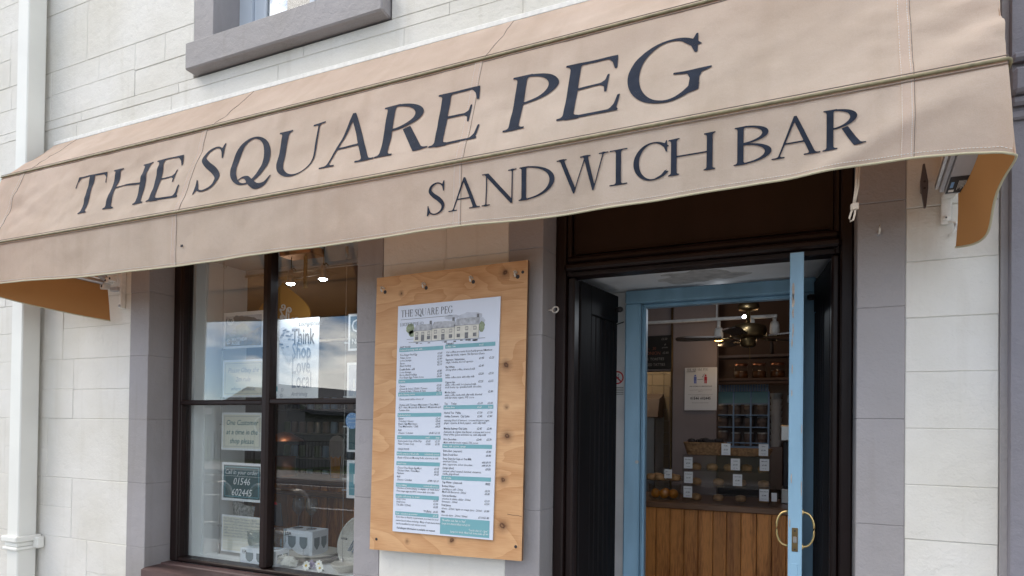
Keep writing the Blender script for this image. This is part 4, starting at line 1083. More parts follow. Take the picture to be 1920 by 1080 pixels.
B().cbox(-3.56, -3.50, -.048, -.02, 2.225, 2.25, .004).build('clamp', M['grey_metal'], aw)
# right-hand arm: boxed aluminium channel with a maker's sticker underneath
p, q = Vector((.428, -.055, 2.243)), Vector((.445, -.415, 2.40))
ab = B(); beam(ab, p, q, .052, .034); arm = ab.build('rib', M['grey_metal'], aw)
b2 = B(); beam(b2, p + Vector((-.034, 0, .004)), q + Vector((-.034, 0, .004)), .011, .022); b2.build('rib', M['grey_metal'], aw)
b3 = B(); beam(b3, p + Vector((-.046, .0, .012)), q + Vector((-.05, 0, .012)), .008, .016); b3.build('rib', M['alu'], aw)
d = (q - p).normalized(); s = d.cross(Vector((0, 0, 1))).normalized(); u = s.cross(d)
if u.z > 0: u = -u
def stk(b, a0, a1, t0, t1, o):
    c = lambda a, t: p + s * a + d * t + u * (.017 + o)
    b.add([c(a0, t0), c(a1, t0), c(a1, t1), c(a0, t1)], [(0, 1, 2, 3)]); return b
sk = stk(B(), -.0255, .0255, .004, .074, .0008).build('sticker', M['sticker'], aw)
b = B(); stk(b, -.019 if s.x > 0 else .011, -.011 if s.x > 0 else .019, .028, .052, .0016); b.build('sticker_print', M['stickerblue'], sk)
b = B()
for i in range(7): stk(b, (.0 + i * .003) * (1 if s.x > 0 else -1), (.0012 + i * .003) * (1 if s.x > 0 else -1), .018 + .004 * (i % 3), .056, .0016)
stk(b, (-.020 if s.x > 0 else .006), (-.006 if s.x > 0 else .020), .010, .020, .0017)
b.build('sticker_print', M['white_metal'], sk)
wp = B().cbox(.402, .430, -.012, -.002, 2.150, 2.42, .002).cbox(.402, .438, -.055, -.011, 2.228, 2.262, .004).build('wall_plate', M['white_metal'], aw)
B().lathe([(0, -.008), (.006, -.008), (.009, -.003), (.009, 0)], (.414, -.012, 2.168), 12, 'y').build('bolt', M['white_metal'], wp, True)
B().lathe([(0, -.0085), (.0028, -.0085), (.0028, -.0075)], (.414, -.012, 2.168), 8, 'y').build('bolt_socket', M['black'], wp)

# ================================================================== small fittings on the wall
o = tag(B().tube([(.424, -.010, 2.156), (.434, -.016, 2.155), (.439, -.018, 2.146), (.438, -.018, 2.128), (.432, -.016, 2.117), (.424, -.010, 2.113)], .0048, 8).build('cable_hook', M['white_metal'], None, True), 'white painted bent hook below the awning arm on the right', 'hook'); recentre(o, (.43, -.01, 2.156))
def J_hook(x, z, name, label):
    t = thing(name, label, 'hook', (x, -.003, z))
    B().tube([(x, .01, z), (x, -.016, z), (x, -.024, z + .003), (x, -.028, z + .010), (x, -.027, z + .022)], .0032, 8).build('hook', M['hook_white'], t, True)
    B().lathe([(.0, -.004), (.009, -.003), (.010, .004)], (x, -.003, z), 10, 'y').build('boss', M['grey'], t, True)
J_hook(.232, 2.142, 'wall_hook', 'small white hook on the grey pier right of the doorway')
cl = thing('rope_cleat', 'dark pointed rope cleat under the awning on the cream pier', 'cleat', (.354, -.004, 2.275))
b = B(); b.prism([(.3435, 2.275), (.3435, 2.29), (.3500, 2.342), (.3545, 2.342), (.3640, 2.285), (.3640, 2.262), (.3585, 2.203), (.3535, 2.203)], lambda a, c, d: (a + (d + .02) * 0, d, c), -.034, -.022); b.build('body', M['cleat'], cl)
B().cbox(.347, .361, -.0225, -.001, 2.255, 2.293, .003).build('base', M['cleat'], cl)
b = B()
for z in (2.264, 2.285): b.lathe([(0, -.001), (.0035, -.001), (.0035, .001)], (.354, -.034, z), 10, 'y')
b.build('screw', M['black'], cl)
rp_ = thing('pull_cord', 'cream cord with a knotted loop hanging from the awning', 'cord', (.140, -.36, 2.30))
B().tube([(.143, -.372, 2.34), (.142, -.370, 2.25), (.139, -.368, 2.18), (.134, -.368, 2.135)], .0030, 8).tube([(.149, -.366, 2.34), (.1475, -.366, 2.25), (.145, -.366, 2.185), (.1365, -.367, 2.137)], .0030, 8).build('cord', M['rope'], rp_, True)
b = B()
for k in range(4): b.tube([(.1365 + .0085 * math.cos(a), -.368 + .006 * math.sin(a), 2.121 + k * .0042 + .001 * math.cos(a)) for a in [2 * PI * i / 12 for i in range(12)]], .0028, 6, closed=True)
b.build('knot', M['rope'], rp_, True)
B().tube([(.1345 - .002, -.368, 2.121), (.128, -.368, 2.112), (.1235, -.369, 2.096), (.126, -.369, 2.086), (.133, -.369, 2.090), (.137, -.368, 2.106), (.138, -.368, 2.121)], .0028, 8).build('loop', M['rope'], rp_, True)
ey = thing('screw_eye', 'white screw eye in the grey reveal left of the doorway', 'hook', (-.944, .065, 1.975))
B().tube([(-.955, .065, 1.975), (-.930, .062, 1.975)], .003, 8).build('shank', M['hook_white'], ey, True)
B().tube([(-.918 + .0125 * math.cos(a), .060 + .004 * math.sin(a), 1.975 + .0125 * math.sin(a)) for a in [2 * PI * i / 16 for i in range(16)]], .0032, 8, closed=True).build('ring', M['hook_white'], ey, True)

# ================================================================== plywood board and menu
bd = thing('plywood_board', 'knotty plywood board hung on the pier between window and door', 'board', (-1.36, -.045, .945))
TL, TR, BL, BR = (-1.731, 2.150), (-.998, 2.162), (-1.749, .937), (-1.010, .957)
def quad(TL, TR, BL, BR): return lambda u, v: tuple(TL[k] * (1 - u) * (1 - v) + TR[k] * u * (1 - v) + BL[k] * (1 - u) * v + BR[k] * u * v for k in (0, 1))
bq = quad(TL, TR, BL, BR)
b = B()
vs = []
for y, e in ((-.045, .0), (-.028, 0)):
    for uu, vv in ((0, 1), (1, 1), (1, 0), (0, 0)): x, z = bq(uu, vv); vs.append((x, y, z))
b.use(0).add(vs, [(0, 1, 2, 3), (7, 6, 5, 4)]); b.use(1).add(vs, [(1, 5, 6, 2), (0, 4, 5, 1), (2, 6, 7, 3), (3, 7, 4, 0)])
b.build('panel', [M['ply'], M['ply_edge']], bd)
B().box(-1.66, -1.60, -.0278, -.002, 1.0, 2.1).box(-1.14, -1.08, -.0278, -.002, 1.0, 2.1).build('batten', M['ply_edge'], bd)
for px, pz in ((-1.690, 2.098), (-1.477, 2.100), (-1.248, 2.108), (-1.046, 2.112)):
    hk = B().tube([(px, -.046, pz + .002), (px - .002, -.058, pz + .006), (px - .001, -.068, pz + .002), (px + .001, -.070, pz - .008), (px + .002, -.066, pz - .018)], [.0042, .0045, .0045, .004, .003], 8).build('hook', M['hook_white'], bd, True)
    B().lathe([(0, -.0006), (.0075, -.0006), (.0085, .0)], (px + .004, -.0453, pz - .014), 12, 'y').build('hole', M['black'], hk)
for px, pz in ((-1.713, .985), (-1.036, 1.012), (-1.02, 2.115)):
    B().lathe([(0, -.001), (.0045, -.001), (.0065, -.0004), (.0065, 0)], (px, -.0453, pz), 12, 'y').build('screw', M['black'], bd)
# split in the lower right of the board
B().tube([(-1.075 + .0, -.0452, 1.14), (-1.05, -.0452, 1.137), (-1.03, -.0452, 1.138), (-1.012, -.0452, 1.134)], .0008, 4).build('crack', M['black'], bd)

mn = thing('menu_poster', 'white printed menu with a terrace drawing and teal bands, fixed to the plywood', 'menu', (-1.37, -.049, 1.03))
mq = quad((-1.611, 2.014), (-1.1145, 2.023), (-1.6235, 1.0285), (-1.1365, 1.0305))
MW = .492; MH = .99
def mf(y): return lambda a, c: (lambda p: (p[0], y, p[1]))(mq(a / MW, 1 - c / MH))
f0 = mf(-.0515); f1 = mf(-.0522); f2 = mf(-.0529)
vs = [f0(0, 0), f0(MW, 0), f0(MW, MH), f0(0, MH)]; vb = [(p[0], -.0462, p[2]) for p in vs]
B().add(vs + vb, [(0, 1, 2, 3), (7, 6, 5, 4), (0, 4, 5, 1), (1, 5, 6, 2), (2, 6, 7, 3), (3, 7, 4, 0)]).build('board', M['paper'], mn)
def rq(b, f, x0, x1, y0, y1): return b.add([f(x0, y0), f(x1, y0), f(x1, y1), f(x0, y1)], [(0, 1, 2, 3)])
t_ = B(); caps(t_, 'THE SQUARE PEG', .030, lambda a, c: f1(.016 + a, .940 + c), 26, width=.256); rq(t_, f1, .016, .272, .928, .9295)
caps(t_, 'LOCHGILPHEAD', .014, lambda a, c: f2(.014 + a, .900 + c), 18, gap=.14, width=.118)
t_.build('title', M['inktext'], mn)
# pen-and-wash drawing of the terrace
il = B(); random.seed(9)
il.use(2)
def wash(x, y, rx, ry, n=26):
    il.add([f1(x, y)] + [f1(x + rx * (1 + .25 * ns(k * .9, x * 40)) * math.cos(2 * PI * k / n), y + ry * (1 + .3 * ns(k * .8, y * 60)) * math.sin(2 * PI * k / n)) for k in range(n)], [(0, k + 1, (k + 1) % n + 1) for k in range(n)])
f_keep = f1; f1 = mf(-.0518)
for x, y, rx, ry in ((.36, .895, .055, .020), (.27, .899, .035, .012), (.405, .865, .022, .022)): wash(x, y, rx, ry)
il.use(3); f1 = mf(-.0520); wash(.066, .855, .020, .028); wash(.075, .83, .016, .018); wash(.412, .84, .014, .026); f1 = f_keep
X0_, X1_ = .085, .400
seg = [(.085, .175), (.175, .285), (.285, .400)]
for i, (a, c) in enumerate(seg):
    g0, e0, r0 = .787, .842 + .006 * i, .873 + .008 * i
    il.use(1); rq(il, f1, a, c, g0, e0)
    il.use(0); il.add([f1(a - .004, e0), f1(c + .002, e0), f1(c + .001, r0), f1(a + .010, r0)], [(0, 1, 2, 3)])
    il.use(4)
    for k in range(3):
        x = a + (c - a) * (k + .5) / 3; rq(il, f2, x - .007, x + .007, e0 - .026, e0 - .008)
        if k != 1: rq(il, f2, x - .008, x + .008, g0 + .008, g0 + .026)
        else: rq(il, f2, x - .008, x + .008, g0 + .001, g0 + .030)
    il.use(1)
    for k in range(3):
        x = a + (c - a) * (k + .5) / 3; q_ = mf(-.0534); rq(il, q_, x - .005, x - .0005, e0 - .023, e0 - .011); rq(il, q_, x + .0005, x + .005, e0 - .023, e0 - .011)
    il.use(4); rq(il, f2, c - .012, c - .001, r0 - .002, r0 + .016); rq(il, f2, a - .003, c + .002, e0 - .0015, e0); rq(il, f2, c - .001, c + .0005, g0, e0)
il.use(4); rq(il, f2, .06, .43, .783, .785); rq(il, f2, .05, .084, .80, .802)
for k in range(14): x = random.uniform(.06, .42); rq(il, f2, x, x + .012, .776 + random.uniform(-.004, .006), .778 + random.uniform(-.002, .006))
il.v = [(p[0], p[1], 1.0285 + .9865 * (.829 + ((p[2] - 1.0285) / .9865 - .785) * .84)) for p in il.v]
il.build('terrace_drawing', [M['roofprint'], M['wallprint'], M['skyprint'], M['treeprint'], M['pencil']], mn)
# print: every line is (height from the top of the sheet, text, price columns); i italic, b bold heading
def LV(zy): return (440 + zy / 3 - 573.5) / 426.8
def LV2(zy): return (760 + zy / 3.374 - 573.5) / 426.8
def RV(zy): return (440 + zy / 3 - 564.5) / 442
def RV2(zy): return (760 + zy / 3.374 - 564.5) / 442
tx, wt = B(), B()
bands = []
XL0, XL1, XR0, XR1 = .016, .228, .246, .472
def line(x0, x1, v, s, pr=(), st='i', size=.0125, b=None):
    b = b or tx; y = MH * (1 - v) - size * .36
    if s: b.text(s, size, lambda a, c: f1(x0 + a, y + c), 'LEFT', .22 if 'i' in st else 0, .82, 1, .012 if 'b' in st else .002)
    for k, p_ in enumerate(reversed(pr)):
        if p_: b.text(p_, size, lambda a, c, k=k: f1(x1 - k * .046 + a, y + c), 'RIGHT', .22, .82, 1, .012)
def band(x0, x1, v, s, pr=(), h=.0165, m='teal_lt'):
    bb = B(); y = MH * (1 - v); rq(bb, f1, x0 - .004, x1 + .004, y - h / 2, y + h / 2); bb.build('heading_band', M[m], mn)
    if s: wt.text(s, .0118, lambda a, c: f2(x0 + a, y - .004 + c), 'LEFT', 0, .86, 1, .008)
    for k, p_ in enumerate(reversed(pr)): wt.text(p_, .0118, lambda a, c, k=k: f2(x1 - k * .05 + a, y - .004 + c), 'RIGHT', .1, .86, 1, .004)
for zy, s, pr, st in ((636, 'HOT FOOD', (), 'b'), (680, 'Free Range Fried Egg', ('£1.60',), 'i'), (696, 'Potato Scone', ('£1.60',), 'i'), (711, 'Lorne Sausage', ('£1.80',), 'i'), (727, 'Bacon', ('£2.10',), 'i'), (742, 'Black Pudding', ('£2.10',), 'i'),
        (762, 'Double Rolls - add', (), 'b'), (778, 'Lorne Sausage', ('£0.80',), 'i'), (793, 'Bacon, Black Pudding', ('£1.00',), 'i'), (808, 'Free Range Egg, Potato Scone', ('£0.60',), 'i'),
        (857, 'Cheese', ('£2.00',), 'i'), (872, 'Cheese & Onion / Pickle / Tomato', ('£2.25',), 'i'), (886, 'Cheese & Ham / Cheese & Tuna', ('£2.90',), 'i'), (931, 'Classic panini with a choice of:', (), 'i'),
        (963, 'Chicken with Tarragon Mayonnaise / Tuna Melt /', (), 'i'), (977, 'BLT / Ham, Mozzarella & Mustard / Mozzarella and', (), 'i'), (993, 'Tomato Salsa', (), 'i')):
    line(XL0, XL1, LV(zy), s, pr, st)
for zy, s, pr in ((652, 'buttered morning rolls with . . .', ()), (830, 'toasties', ()), (904, 'grilled barley paninis', ('£3.75',)), (1020, 'baked potatoes', ())): band(XL0, XL1, LV(zy), s, pr)
for zy, s, pr, st in ((90, 'Butter', ('£2.60',), 'i'), (106, 'Coleslaw / Cheese', ('£3.65',), 'i'), (123, 'Beans / Egg Mayonnaise', ('£3.95',), 'i'), (140, 'Tuna Mayonnaise / Chilli', ('£4.20',), 'i'), (163, 'Add', (), 'b'), (181, 'Cheese / Coleslaw', ('£0.80 / £1.15',), 'i'),
        (232, 'Home-made Soup of the Day', ('£1.65', '£2.15'), 'i'), (250, 'Heinz Tomato Soup', ('£1.50', '£1.95'), 'i'), (284, 'COLD FOOD', (), 'b'), (338, 'Blacks of Dunoon Morning Rolls, selection in chill', (), 'i'),
        (402, 'Cheese/ Free Range Egg Mayo', ('£3.15',), 'i'), (420, 'Chicken / Ham / Tuna Mayo', ('£3.65',), 'i'), (437, 'Pastrami', ('£4.25',), 'i'), (459, 'Add', (), 'b'), (478, 'Cheese / Coleslaw', ('£0.80 / £1.15',), 'i'),
        (531, 'Selection of home-baking on display - all made here!', (), 'i'), (550, 'Free range eggs and 40% cocoa dark chocolate', (), 'i'), (600, 'Large Cone', ('£2.00',), 'i'), (619, 'Small Cone', ('£1.50',), 'i'), (638, 'Tub (80z / 225ml)', ('£2.25',), 'i'), (668, '', ("'99 (flake)   £0.35",), 'i'),
        (715, 'If you have a dietary requirement, you must let your', (), 'i'), (737, 'server know when ordering.  Many of our menu items', (), 'i'), (757, 'can be modified to suit various needs.', (), 'i'), (785, '  Full allergen information is available on request', (), 'ib')):
    line(XL0, XL1, LV2(zy), s, pr, st)
for zy, s, pr in ((209, 'soup', ('small', 'large')), (313, 'freshly prepared filled rolls', ('individually priced',)), (375, 'salad boxes', ()), (512, 'home baking', ('individually priced',)), (583, 'angelito soft scoop ice cream', ()), (693, 'fruit - selection on counter', ('£0.65',))): band(XL0, XL1, LV2(zy), s, pr)
for zy, s, pr, st in ((615, 'DRINKS', (), 'b'), (661, 'Our coffees are made from freshly ground Matthew', (), 'i'), (678, 'Algie fair trade, organic Tiki Espresso Beans', (), 'i'), (704, 'Espresso / Americano', ('£1.95', '£2.25'), 'b'), (719, 'single / double shot of espresso', (), 'i'),
        (746, 'Flat White', ('£2.40', ''), 'b'), (761, 'strong white coffee, steamed milk', (), 'i'), (790, 'Latte', ('£2.20', '£2.50'), 'b'), (804, 'white coffee made with silky milk', (), 'i'), (832, 'Cappuccino', ('£2.25', '£2.55'), 'b'), (846, 'white coffee with hot steamed milk,', (), 'i'), (860, 'thick foamy top, sprinkled with chocolate', (), 'i'),
        (889, 'Mocha Latte', ('£2.80',), 'b'), (904, 'white coffee made with silky milk, blended', (), 'i'), (919, 'with fair trade organic 30% cocoa', (), 'i'), (953, 'Tea      Tetley', ('£1.00', '£1.00'), 'b')):
    line(XR0, XR1, RV(zy), s, pr, st)
for zy, s, pr in ((630, 'coffee / tea', ('small', '')), (974, 'caffeine free', ('small', 'large'))): band(XR0, XR1, RV(zy), s, pr)
for zy, s, pr, st in ((50, 'Herbal Tea   Pukka', ('£1.30', '£1.30'), 'b'), (73, 'Golden Turmeric  Chai Latte', ('£2.45', '£2.80'), 'b'), (98, 'warming blend of turmeric, coconut blossom sugar,', (), 'i'), (114, 'ginger, cayenne & black pepper - with silky milk', (), 'i'), (150, 'Mumbai Railway Chai Latte', ('£2.45', '£2.80'), 'b'),
        (171, 'Authentic & original chai flavour, a unique and secret', (), 'i'), (188, 'blend of fine spices and black tea, with silky milk', (), 'i'), (218, 'Hot Chocolate', ('£2.40', '£2.70'), 'b'), (238, 'Made with fair trade organic 30% cocoa', (), 'i'), (292, 'Extra Shot  (espresso)', ('£0.40',), 'b'), (316, 'Extra Decaf Shot', ('£0.40',), 'b'),
        (341, 'Swap Dairy for Soya or Oat Milk', (), 'b'), (358, 'americano & tea', ('add £0.10',), 'i'), (377, 'latte, cappuccino, & hot chocolate', ('add £0.30',), 'i'), (400, 'Syrups (shot)', ('£0.50',), 'b'), (420, 'caramel, salted caramel, hazelnut, cinnamon,', (), 'i'), (437, 'vanilla, gingerbread', (), 'i'),
        (491, 'Tap Water - please ask', ('FREE',), 'b'), (515, 'Bottled Water', (), 'b'), (534, 'sparkling or still - 500ml', ('£0.50',), 'i'), (552, 'MacB still flavoured - 500ml', ('£0.85',), 'i'), (576, 'Cans and Bottles', (), 'b'), (595, 'selection in drinks chiller - 500ml', ('£1.10',), 'i'), (613, 'lemonade - 330ml', ('£1.50',), 'i'),
        (636, 'Fruit Juices', (), 'b'), (657, 'ribena - 250ml / apple or orange juice - 200ml', ('£0.80',), 'i'), (678, 'Milk', (), 'b'), (699, 'wee isle dairy - 250ml / 500ml', ('£1.10/£1.40',), 'i')):
    line(XR0, XR1, RV2(zy), s, pr, st)
for zy, s in ((262, 'shots, milk options, syrups'), (463, 'soft drinks')): band(XR0, XR1, RV2(zy), s)
band(XR0, XR1, RV2(768), '', (), .070, 'teal_lt')
for zy, s, al in ((732, '"Breakfast club 7am to 9am"', 'LEFT'), (753, 'Large hot drink & filled roll £3.10', 'LEFT'), (782, '"Lunch club 12 - 2pm"', 'RIGHT'), (800, 'Large hot drink, filled roll, home bake £5.00', 'RIGHT')):
    y = MH * (1 - RV2(zy)) - .004; x = XR0 + .004 if al == 'LEFT' else XR1 - .002
    wt.text(s, .0122, lambda a, c: f2(x + a, y + c), al, .2, .82, 1, .006)
tx.build('small_print', M['inktext'], mn); wt.build('band_lettering', M['whitetext'], mn)
# ================================================================== shop interior shell
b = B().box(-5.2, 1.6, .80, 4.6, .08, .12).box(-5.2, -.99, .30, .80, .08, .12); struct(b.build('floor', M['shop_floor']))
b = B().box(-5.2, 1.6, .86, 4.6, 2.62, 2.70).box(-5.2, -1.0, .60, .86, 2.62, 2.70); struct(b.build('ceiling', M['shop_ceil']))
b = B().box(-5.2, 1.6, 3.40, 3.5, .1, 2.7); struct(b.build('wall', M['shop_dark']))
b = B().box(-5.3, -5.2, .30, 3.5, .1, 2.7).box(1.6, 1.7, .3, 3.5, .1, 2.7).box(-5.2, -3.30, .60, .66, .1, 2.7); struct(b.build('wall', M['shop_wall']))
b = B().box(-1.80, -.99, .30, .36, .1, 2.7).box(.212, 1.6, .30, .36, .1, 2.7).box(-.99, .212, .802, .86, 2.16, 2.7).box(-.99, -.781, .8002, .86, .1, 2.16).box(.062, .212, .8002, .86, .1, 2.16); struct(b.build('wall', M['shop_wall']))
# display bay
bay = thing('display_bay', 'white painted display bay with deck inside the shop window', 'window display', (-2.58, .4, .60))
B().box(-3.30, -1.78, .236, .66, .62, .715).build('deck', M['bay_white'], bay)
B().box(-3.30, -3.214, .236, .60, .715, 2.45).box(-3.214, -3.20, .30, .60, .7152, 2.45).build('side_panel', M['bay_white'], bay)
B().box(-1.862, -1.78, .302, .60, .715, 2.45).build('side_panel', M['bay_white'], bay)
B().box(-3.30, -1.78, .236, .60, 2.45, 2.49).box(-3.2, -1.86, .585, .60, 2.425, 2.4499).build('bay_ceiling', M['bay_ceil'], bay)
B().box(-3.30, -1.78, .595, .61, 2.49, 2.70).build('bulkhead', M['shop_dark'], bay)

# ---- notices hung in the window on steel wires
WIRES = B()
def placard(name, label, x0, x1, z0, z1, y, border, panel, texts, bw=.012, extra=None, group='notices hung in the shop window', deep=()):
    t = thing(name, label, 'notice', ((x0 + x1) / 2, y, z0), group)
    B().box(x0, x1, y - .002, y + .002, z0, z1).build('card', M[border], t)
    if panel: B().add([(x0 + bw, y - .0026, z0 + bw), (x1 - bw, y - .0026, z0 + bw), (x1 - bw, y - .0026, z1 - bw), (x0 + bw, y - .0026, z1 - bw)], [(0, 1, 2, 3)]).build('panel', M[panel], t)
    W_, H_ = x1 - x0, z1 - z0
    groups = {}
    for s, size, fx, fz, al, st, m in texts:
        b = groups.setdefault(m, B())
        b.text(s, size, lambda a, c: (x0 + fx * W_ + a, y - .0036, z0 + fz * H_ + c), al, .25 if 'i' in st else 0, .55 if 'c' in st else .92, 2, .012 if 'b' in st else .0)
    for m, b in groups.items(): b.build('lettering', M[m], t)
    if extra: extra(t, lambda fx, fz, o=.003: (x0 + fx * W_, y - o, z0 + fz * H_), W_, H_)
    return t
YN = .36
def frame_line(m, e=.06, w=.0016):
    def go(t, P, W_, H_):
        b = B(); ex = e * H_ / W_
        for a, c, d_, g in ((ex, 1 - ex, e, e), (ex, 1 - ex, 1 - e, 1 - e)):
            p, q = P(a, d_), P(c, g); b.box(p[0], q[0], p[1] - .0002, p[1], p[2] - w / 2, p[2] + w / 2)
        for fx in (ex, 1 - ex):
            p, q = P(fx, e), P(fx, 1 - e); b.box(p[0] - w / 2, p[0] + w / 2, p[1] - .0002, p[1], p[2], q[2])
        b.build('border_line', M[m], t)
    return go
def hills(t, P, W_, H_):
    def sheet(b, ys, lo, o): 
        n = len(ys); b.add([P(.045 + .91 * i / (n - 1), lo, o) for i in range(n)] + [P(.045 + .91 * i / (n - 1), y, o) for i, y in enumerate(ys)], [(i, i + 1, n + i + 1, n + i) for i in range(n - 1)])
    random.seed(4)
    b = B(); sheet(b, [.90, .90, .90], .08, .0028); b.build('photo_sky', M['skyprint'], t)
    b = B(); sheet(b, [.80 + .08 * ns(i * .35, 1) + .09 * math.sin(i * .16) for i in range(25)], .1, .0030); b.build('photo_hills', M['mount_far'], t)
    b = B(); sheet(b, [.36 + .34 * math.exp(-((i - 11) / 6) ** 2) + .05 * ns(i * .6, 3) for i in range(25)], .1, .0032); b.build('photo_ridge', M['mount_mid'], t)
    b = B(); sheet(b, [.22 + .35 * (i / 24) ** 1.4 + .05 * ns(i * .7, 8) for i in range(25)], .06, .0034); b.build('photo_slope', M['mount_near'], t)
    b = B()
    for r in (.020, .026): b.tube([(P(.17, .78)[0] + r * math.cos(a), P(0, 0, .0042)[1], P(.17, .78)[2] + r * math.sin(a)) for a in [2 * PI * k / 24 for k in range(24)]], .0012, 4, closed=True)
    for k in range(3):
        a = k * 2 * PI / 3 + .5; c = P(.17, .78, .0042); b.tube([(c[0] + .02 * math.cos(a), c[1], c[2] + .02 * math.sin(a)), (c[0] + .02 * math.cos(a + 2.1), c[1], c[2] + .02 * math.sin(a + 2.1))], .001, 4)
    c = P(.13, .19, .0042)
    b.tube([(c[0] + .012 * math.cos(a), c[1], c[2] + .012 * math.sin(a)) for a in [PI * 1.7 * k / 18 + .4 for k in range(19)]], .003, 5)
    b.tube([(c[0] + .003 * math.cos(a), c[1], c[2] + .003 * math.sin(a)) for a in [2 * PI * k / 8 for k in range(8)]], .002, 4, closed=True)
    b.build('logo', M['whitetext'], t)
placard('hill_poster', 'small poster with a photo of green and golden hills, top left in the shop window', -3.125, -2.812, 1.93, 2.142, YN, 'card', None,
        [('CLIMATE', .020, .07, .50, 'LEFT', 'b', 'bluegrey_text'), ('NEUTRAL', .020, .07, .42, 'LEFT', 'b', 'bluegrey_text'), ('NOW', .020, .14, .34, 'LEFT', 'b', 'bluegrey_text'), ('MATTHEW', .027, .21, .20, 'LEFT', 'b', 'whitetext'), ('ALGIE', .027, .21, .095, 'LEFT', 'b', 'whitetext')], extra=hills)
placard('rule_notice', 'cream notice about the 2m rule, behind the cloud reflection in the upper left pane', -3.128, -2.800, 1.642, 1.862, YN, 'card', 'cream_print',
        [('Please Obey the', .040, .5, .66, 'CENTER', 'i', 'bluegrey_text'), ('2m rule', .040, .5, .42, 'CENTER', 'i', 'bluegrey_text'), ('where possible', .034, .5, .18, 'CENTER', 'i', 'bluegrey_text')], extra=frame_line('bluegrey_text', .10))
placard('customer_notice', 'cream notice asking for one customer at a time, in the lower left pane', -3.128, -2.806, 1.332, 1.552, YN, 'card', 'cream_print',
        [('One Customer', .044, .5, .67, 'CENTER', 'i', 'tealtext'), ('at a time in the', .044, .5, .42, 'CENTER', 'i', 'tealtext'), ('shop please', .044, .5, .18, 'CENTER', 'i', 'tealtext')], extra=frame_line('bluegrey_text', .10))
placard('order_notice', 'dark teal notice with a telephone number for orders, in the lower left pane', -3.120, -2.804, 1.036, 1.258, YN, 'card', 'teal_dk',
        [('Call in your order:', .038, .5, .70, 'CENTER', 'i', 'whitetext'), ('01546', .058, .5, .43, 'CENTER', 'i', 'whitetext'), ('602445', .058, .5, .14, 'CENTER', 'i', 'whitetext')], bw=.014, extra=frame_line('teal', .115, .004))
random.seed(8)
rows = ['Fair Trade Organic Tiki Espresso Beans', 'MATTHEW ALGIE Americano FLAT WHITE', 'Espresso LATTE naked caramel Hot Chocolate', 'ginger vanilla Chai Latte cinnamon', 'silky smooth Americano WHITE', 'caffeine free decaf Hot Chocolate', 'toasted muffins SALTED CARAMEL', 'filled rolls BREAKFAST toasties', 'bacon rolls SALAD BOXES', 'home-made soup BAKED POTATO', 'chilli CHOCOLATE']
placard('coffee_words_poster', 'pale poster full of coffee words, low in the left pane behind the small box', -3.115, -2.795, .735, .950, YN, 'card', 'cream_print',
        [(s, .0175, .06, .88 - k * .078, 'LEFT', '', 'bluegrey_text' if k < 7 else 'whitetext') for k, s in enumerate(rows)], bw=.010)
def hearts(t, P, W_, H_):
    b = B()
    for cx in (.22, .50):
        c = P(cx, .80, .0034); r = .045
        b.add([(c[0], c[1], c[2])] + [(c[0] + r * math.cos(a), c[1], c[2] + r * math.sin(a)) for a in [PI * k / 14 for k in range(15)]], [(0, k, k + 1) for k in range(1, 15)])
    p = [P(.08, .80, .0034), P(.64, .80, .0034), P(.36, .42, .0034)]; b.add(p, [(0, 2, 1)])
    b.build('heart', M['pale_wash'], t)
    b = B()
    for k in range(26):
        fx, fz = random.uniform(.12, .58), random.uniform(.62, .86); p = P(fx, fz, .0040); b.box(p[0], p[0] + .02, p[1], p[1] + .0002, p[2], p[2] + .008)
    b.build('town_sketch', M['bluegrey_text'], t)
    b = B(); p = P(.04, .10, .0036); b.box(p[0], p[0] + .024, p[1], p[1] + .0003, p[2], p[2] + .028); b.build('badge', M['teal'], t)
    b = B()
    for fx, fz in ((.22, .12), (.08, .045), (.20, .045)): p = P(fx, fz, .0036); b.tube([(p[0] + .008 * math.cos(a), p[1], p[2] + .008 * math.sin(a)) for a in [2 * PI * k / 12 for k in range(12)]], .0012, 4, closed=True)
    b.build('badge', M['bluegrey_text'], t)
placard('local_poster', 'tall white poster reading Think Shop Love Local beside the mullion', -2.735, -2.408, 1.628, 2.080, YN, 'card', None,
        [('Lochgilphead', .034, .56, .905, 'LEFT', 'i', 'inktext'), ('Think', .125, .42, .68, 'LEFT', 'cb', 'inktext'), ('Shop', .125, .42, .505, 'LEFT', 'cb', 'bluegrey_text'), ('Love', .125, .42, .32, 'LEFT', 'cb', 'bluegrey_text'), ('Local', .125, .42, .145, 'LEFT', 'cb', 'bluegrey_text'), ('Ardrishaig', .030, .42, .045, 'LEFT', 'i', 'bluegrey_text')], extra=hearts)  # lower words paled: the window reflection is put into their colour
TXN = 'teal and white notice half hidden by the right edge of the window'
placard('teal_notice', 'teal notice starting with a large letter O, topmost at the right edge of the window', -2.208, -1.90, 1.885, 2.082, YN, 'card', 'teal_dk', [('O', .10, .06, .50, 'LEFT', '', 'whitetext'), ('Ne', .04, .08, .18, 'LEFT', '', 'whitetext')], bw=.013)
placard('teal_notice', 'pale blue notice below the topmost teal one at the right edge of the window', -2.212, -1.90, 1.630, 1.822, YN, 'card', 'skyprint', [('1', .07, .10, .30, 'LEFT', '', 'whitetext'), ('2', .05, .12, .08, 'LEFT', '', 'whitetext')], bw=.013)
placard('teal_notice', 'teal notice behind the round blue sticker in the lower right pane', -2.206, -1.90, 1.345, 1.523, YN, 'card', 'teal_dk', [('W', .05, .16, .66, 'LEFT', '', 'whitetext'), ('J', .045, .26, .40, 'LEFT', '', 'whitetext')], bw=.012)
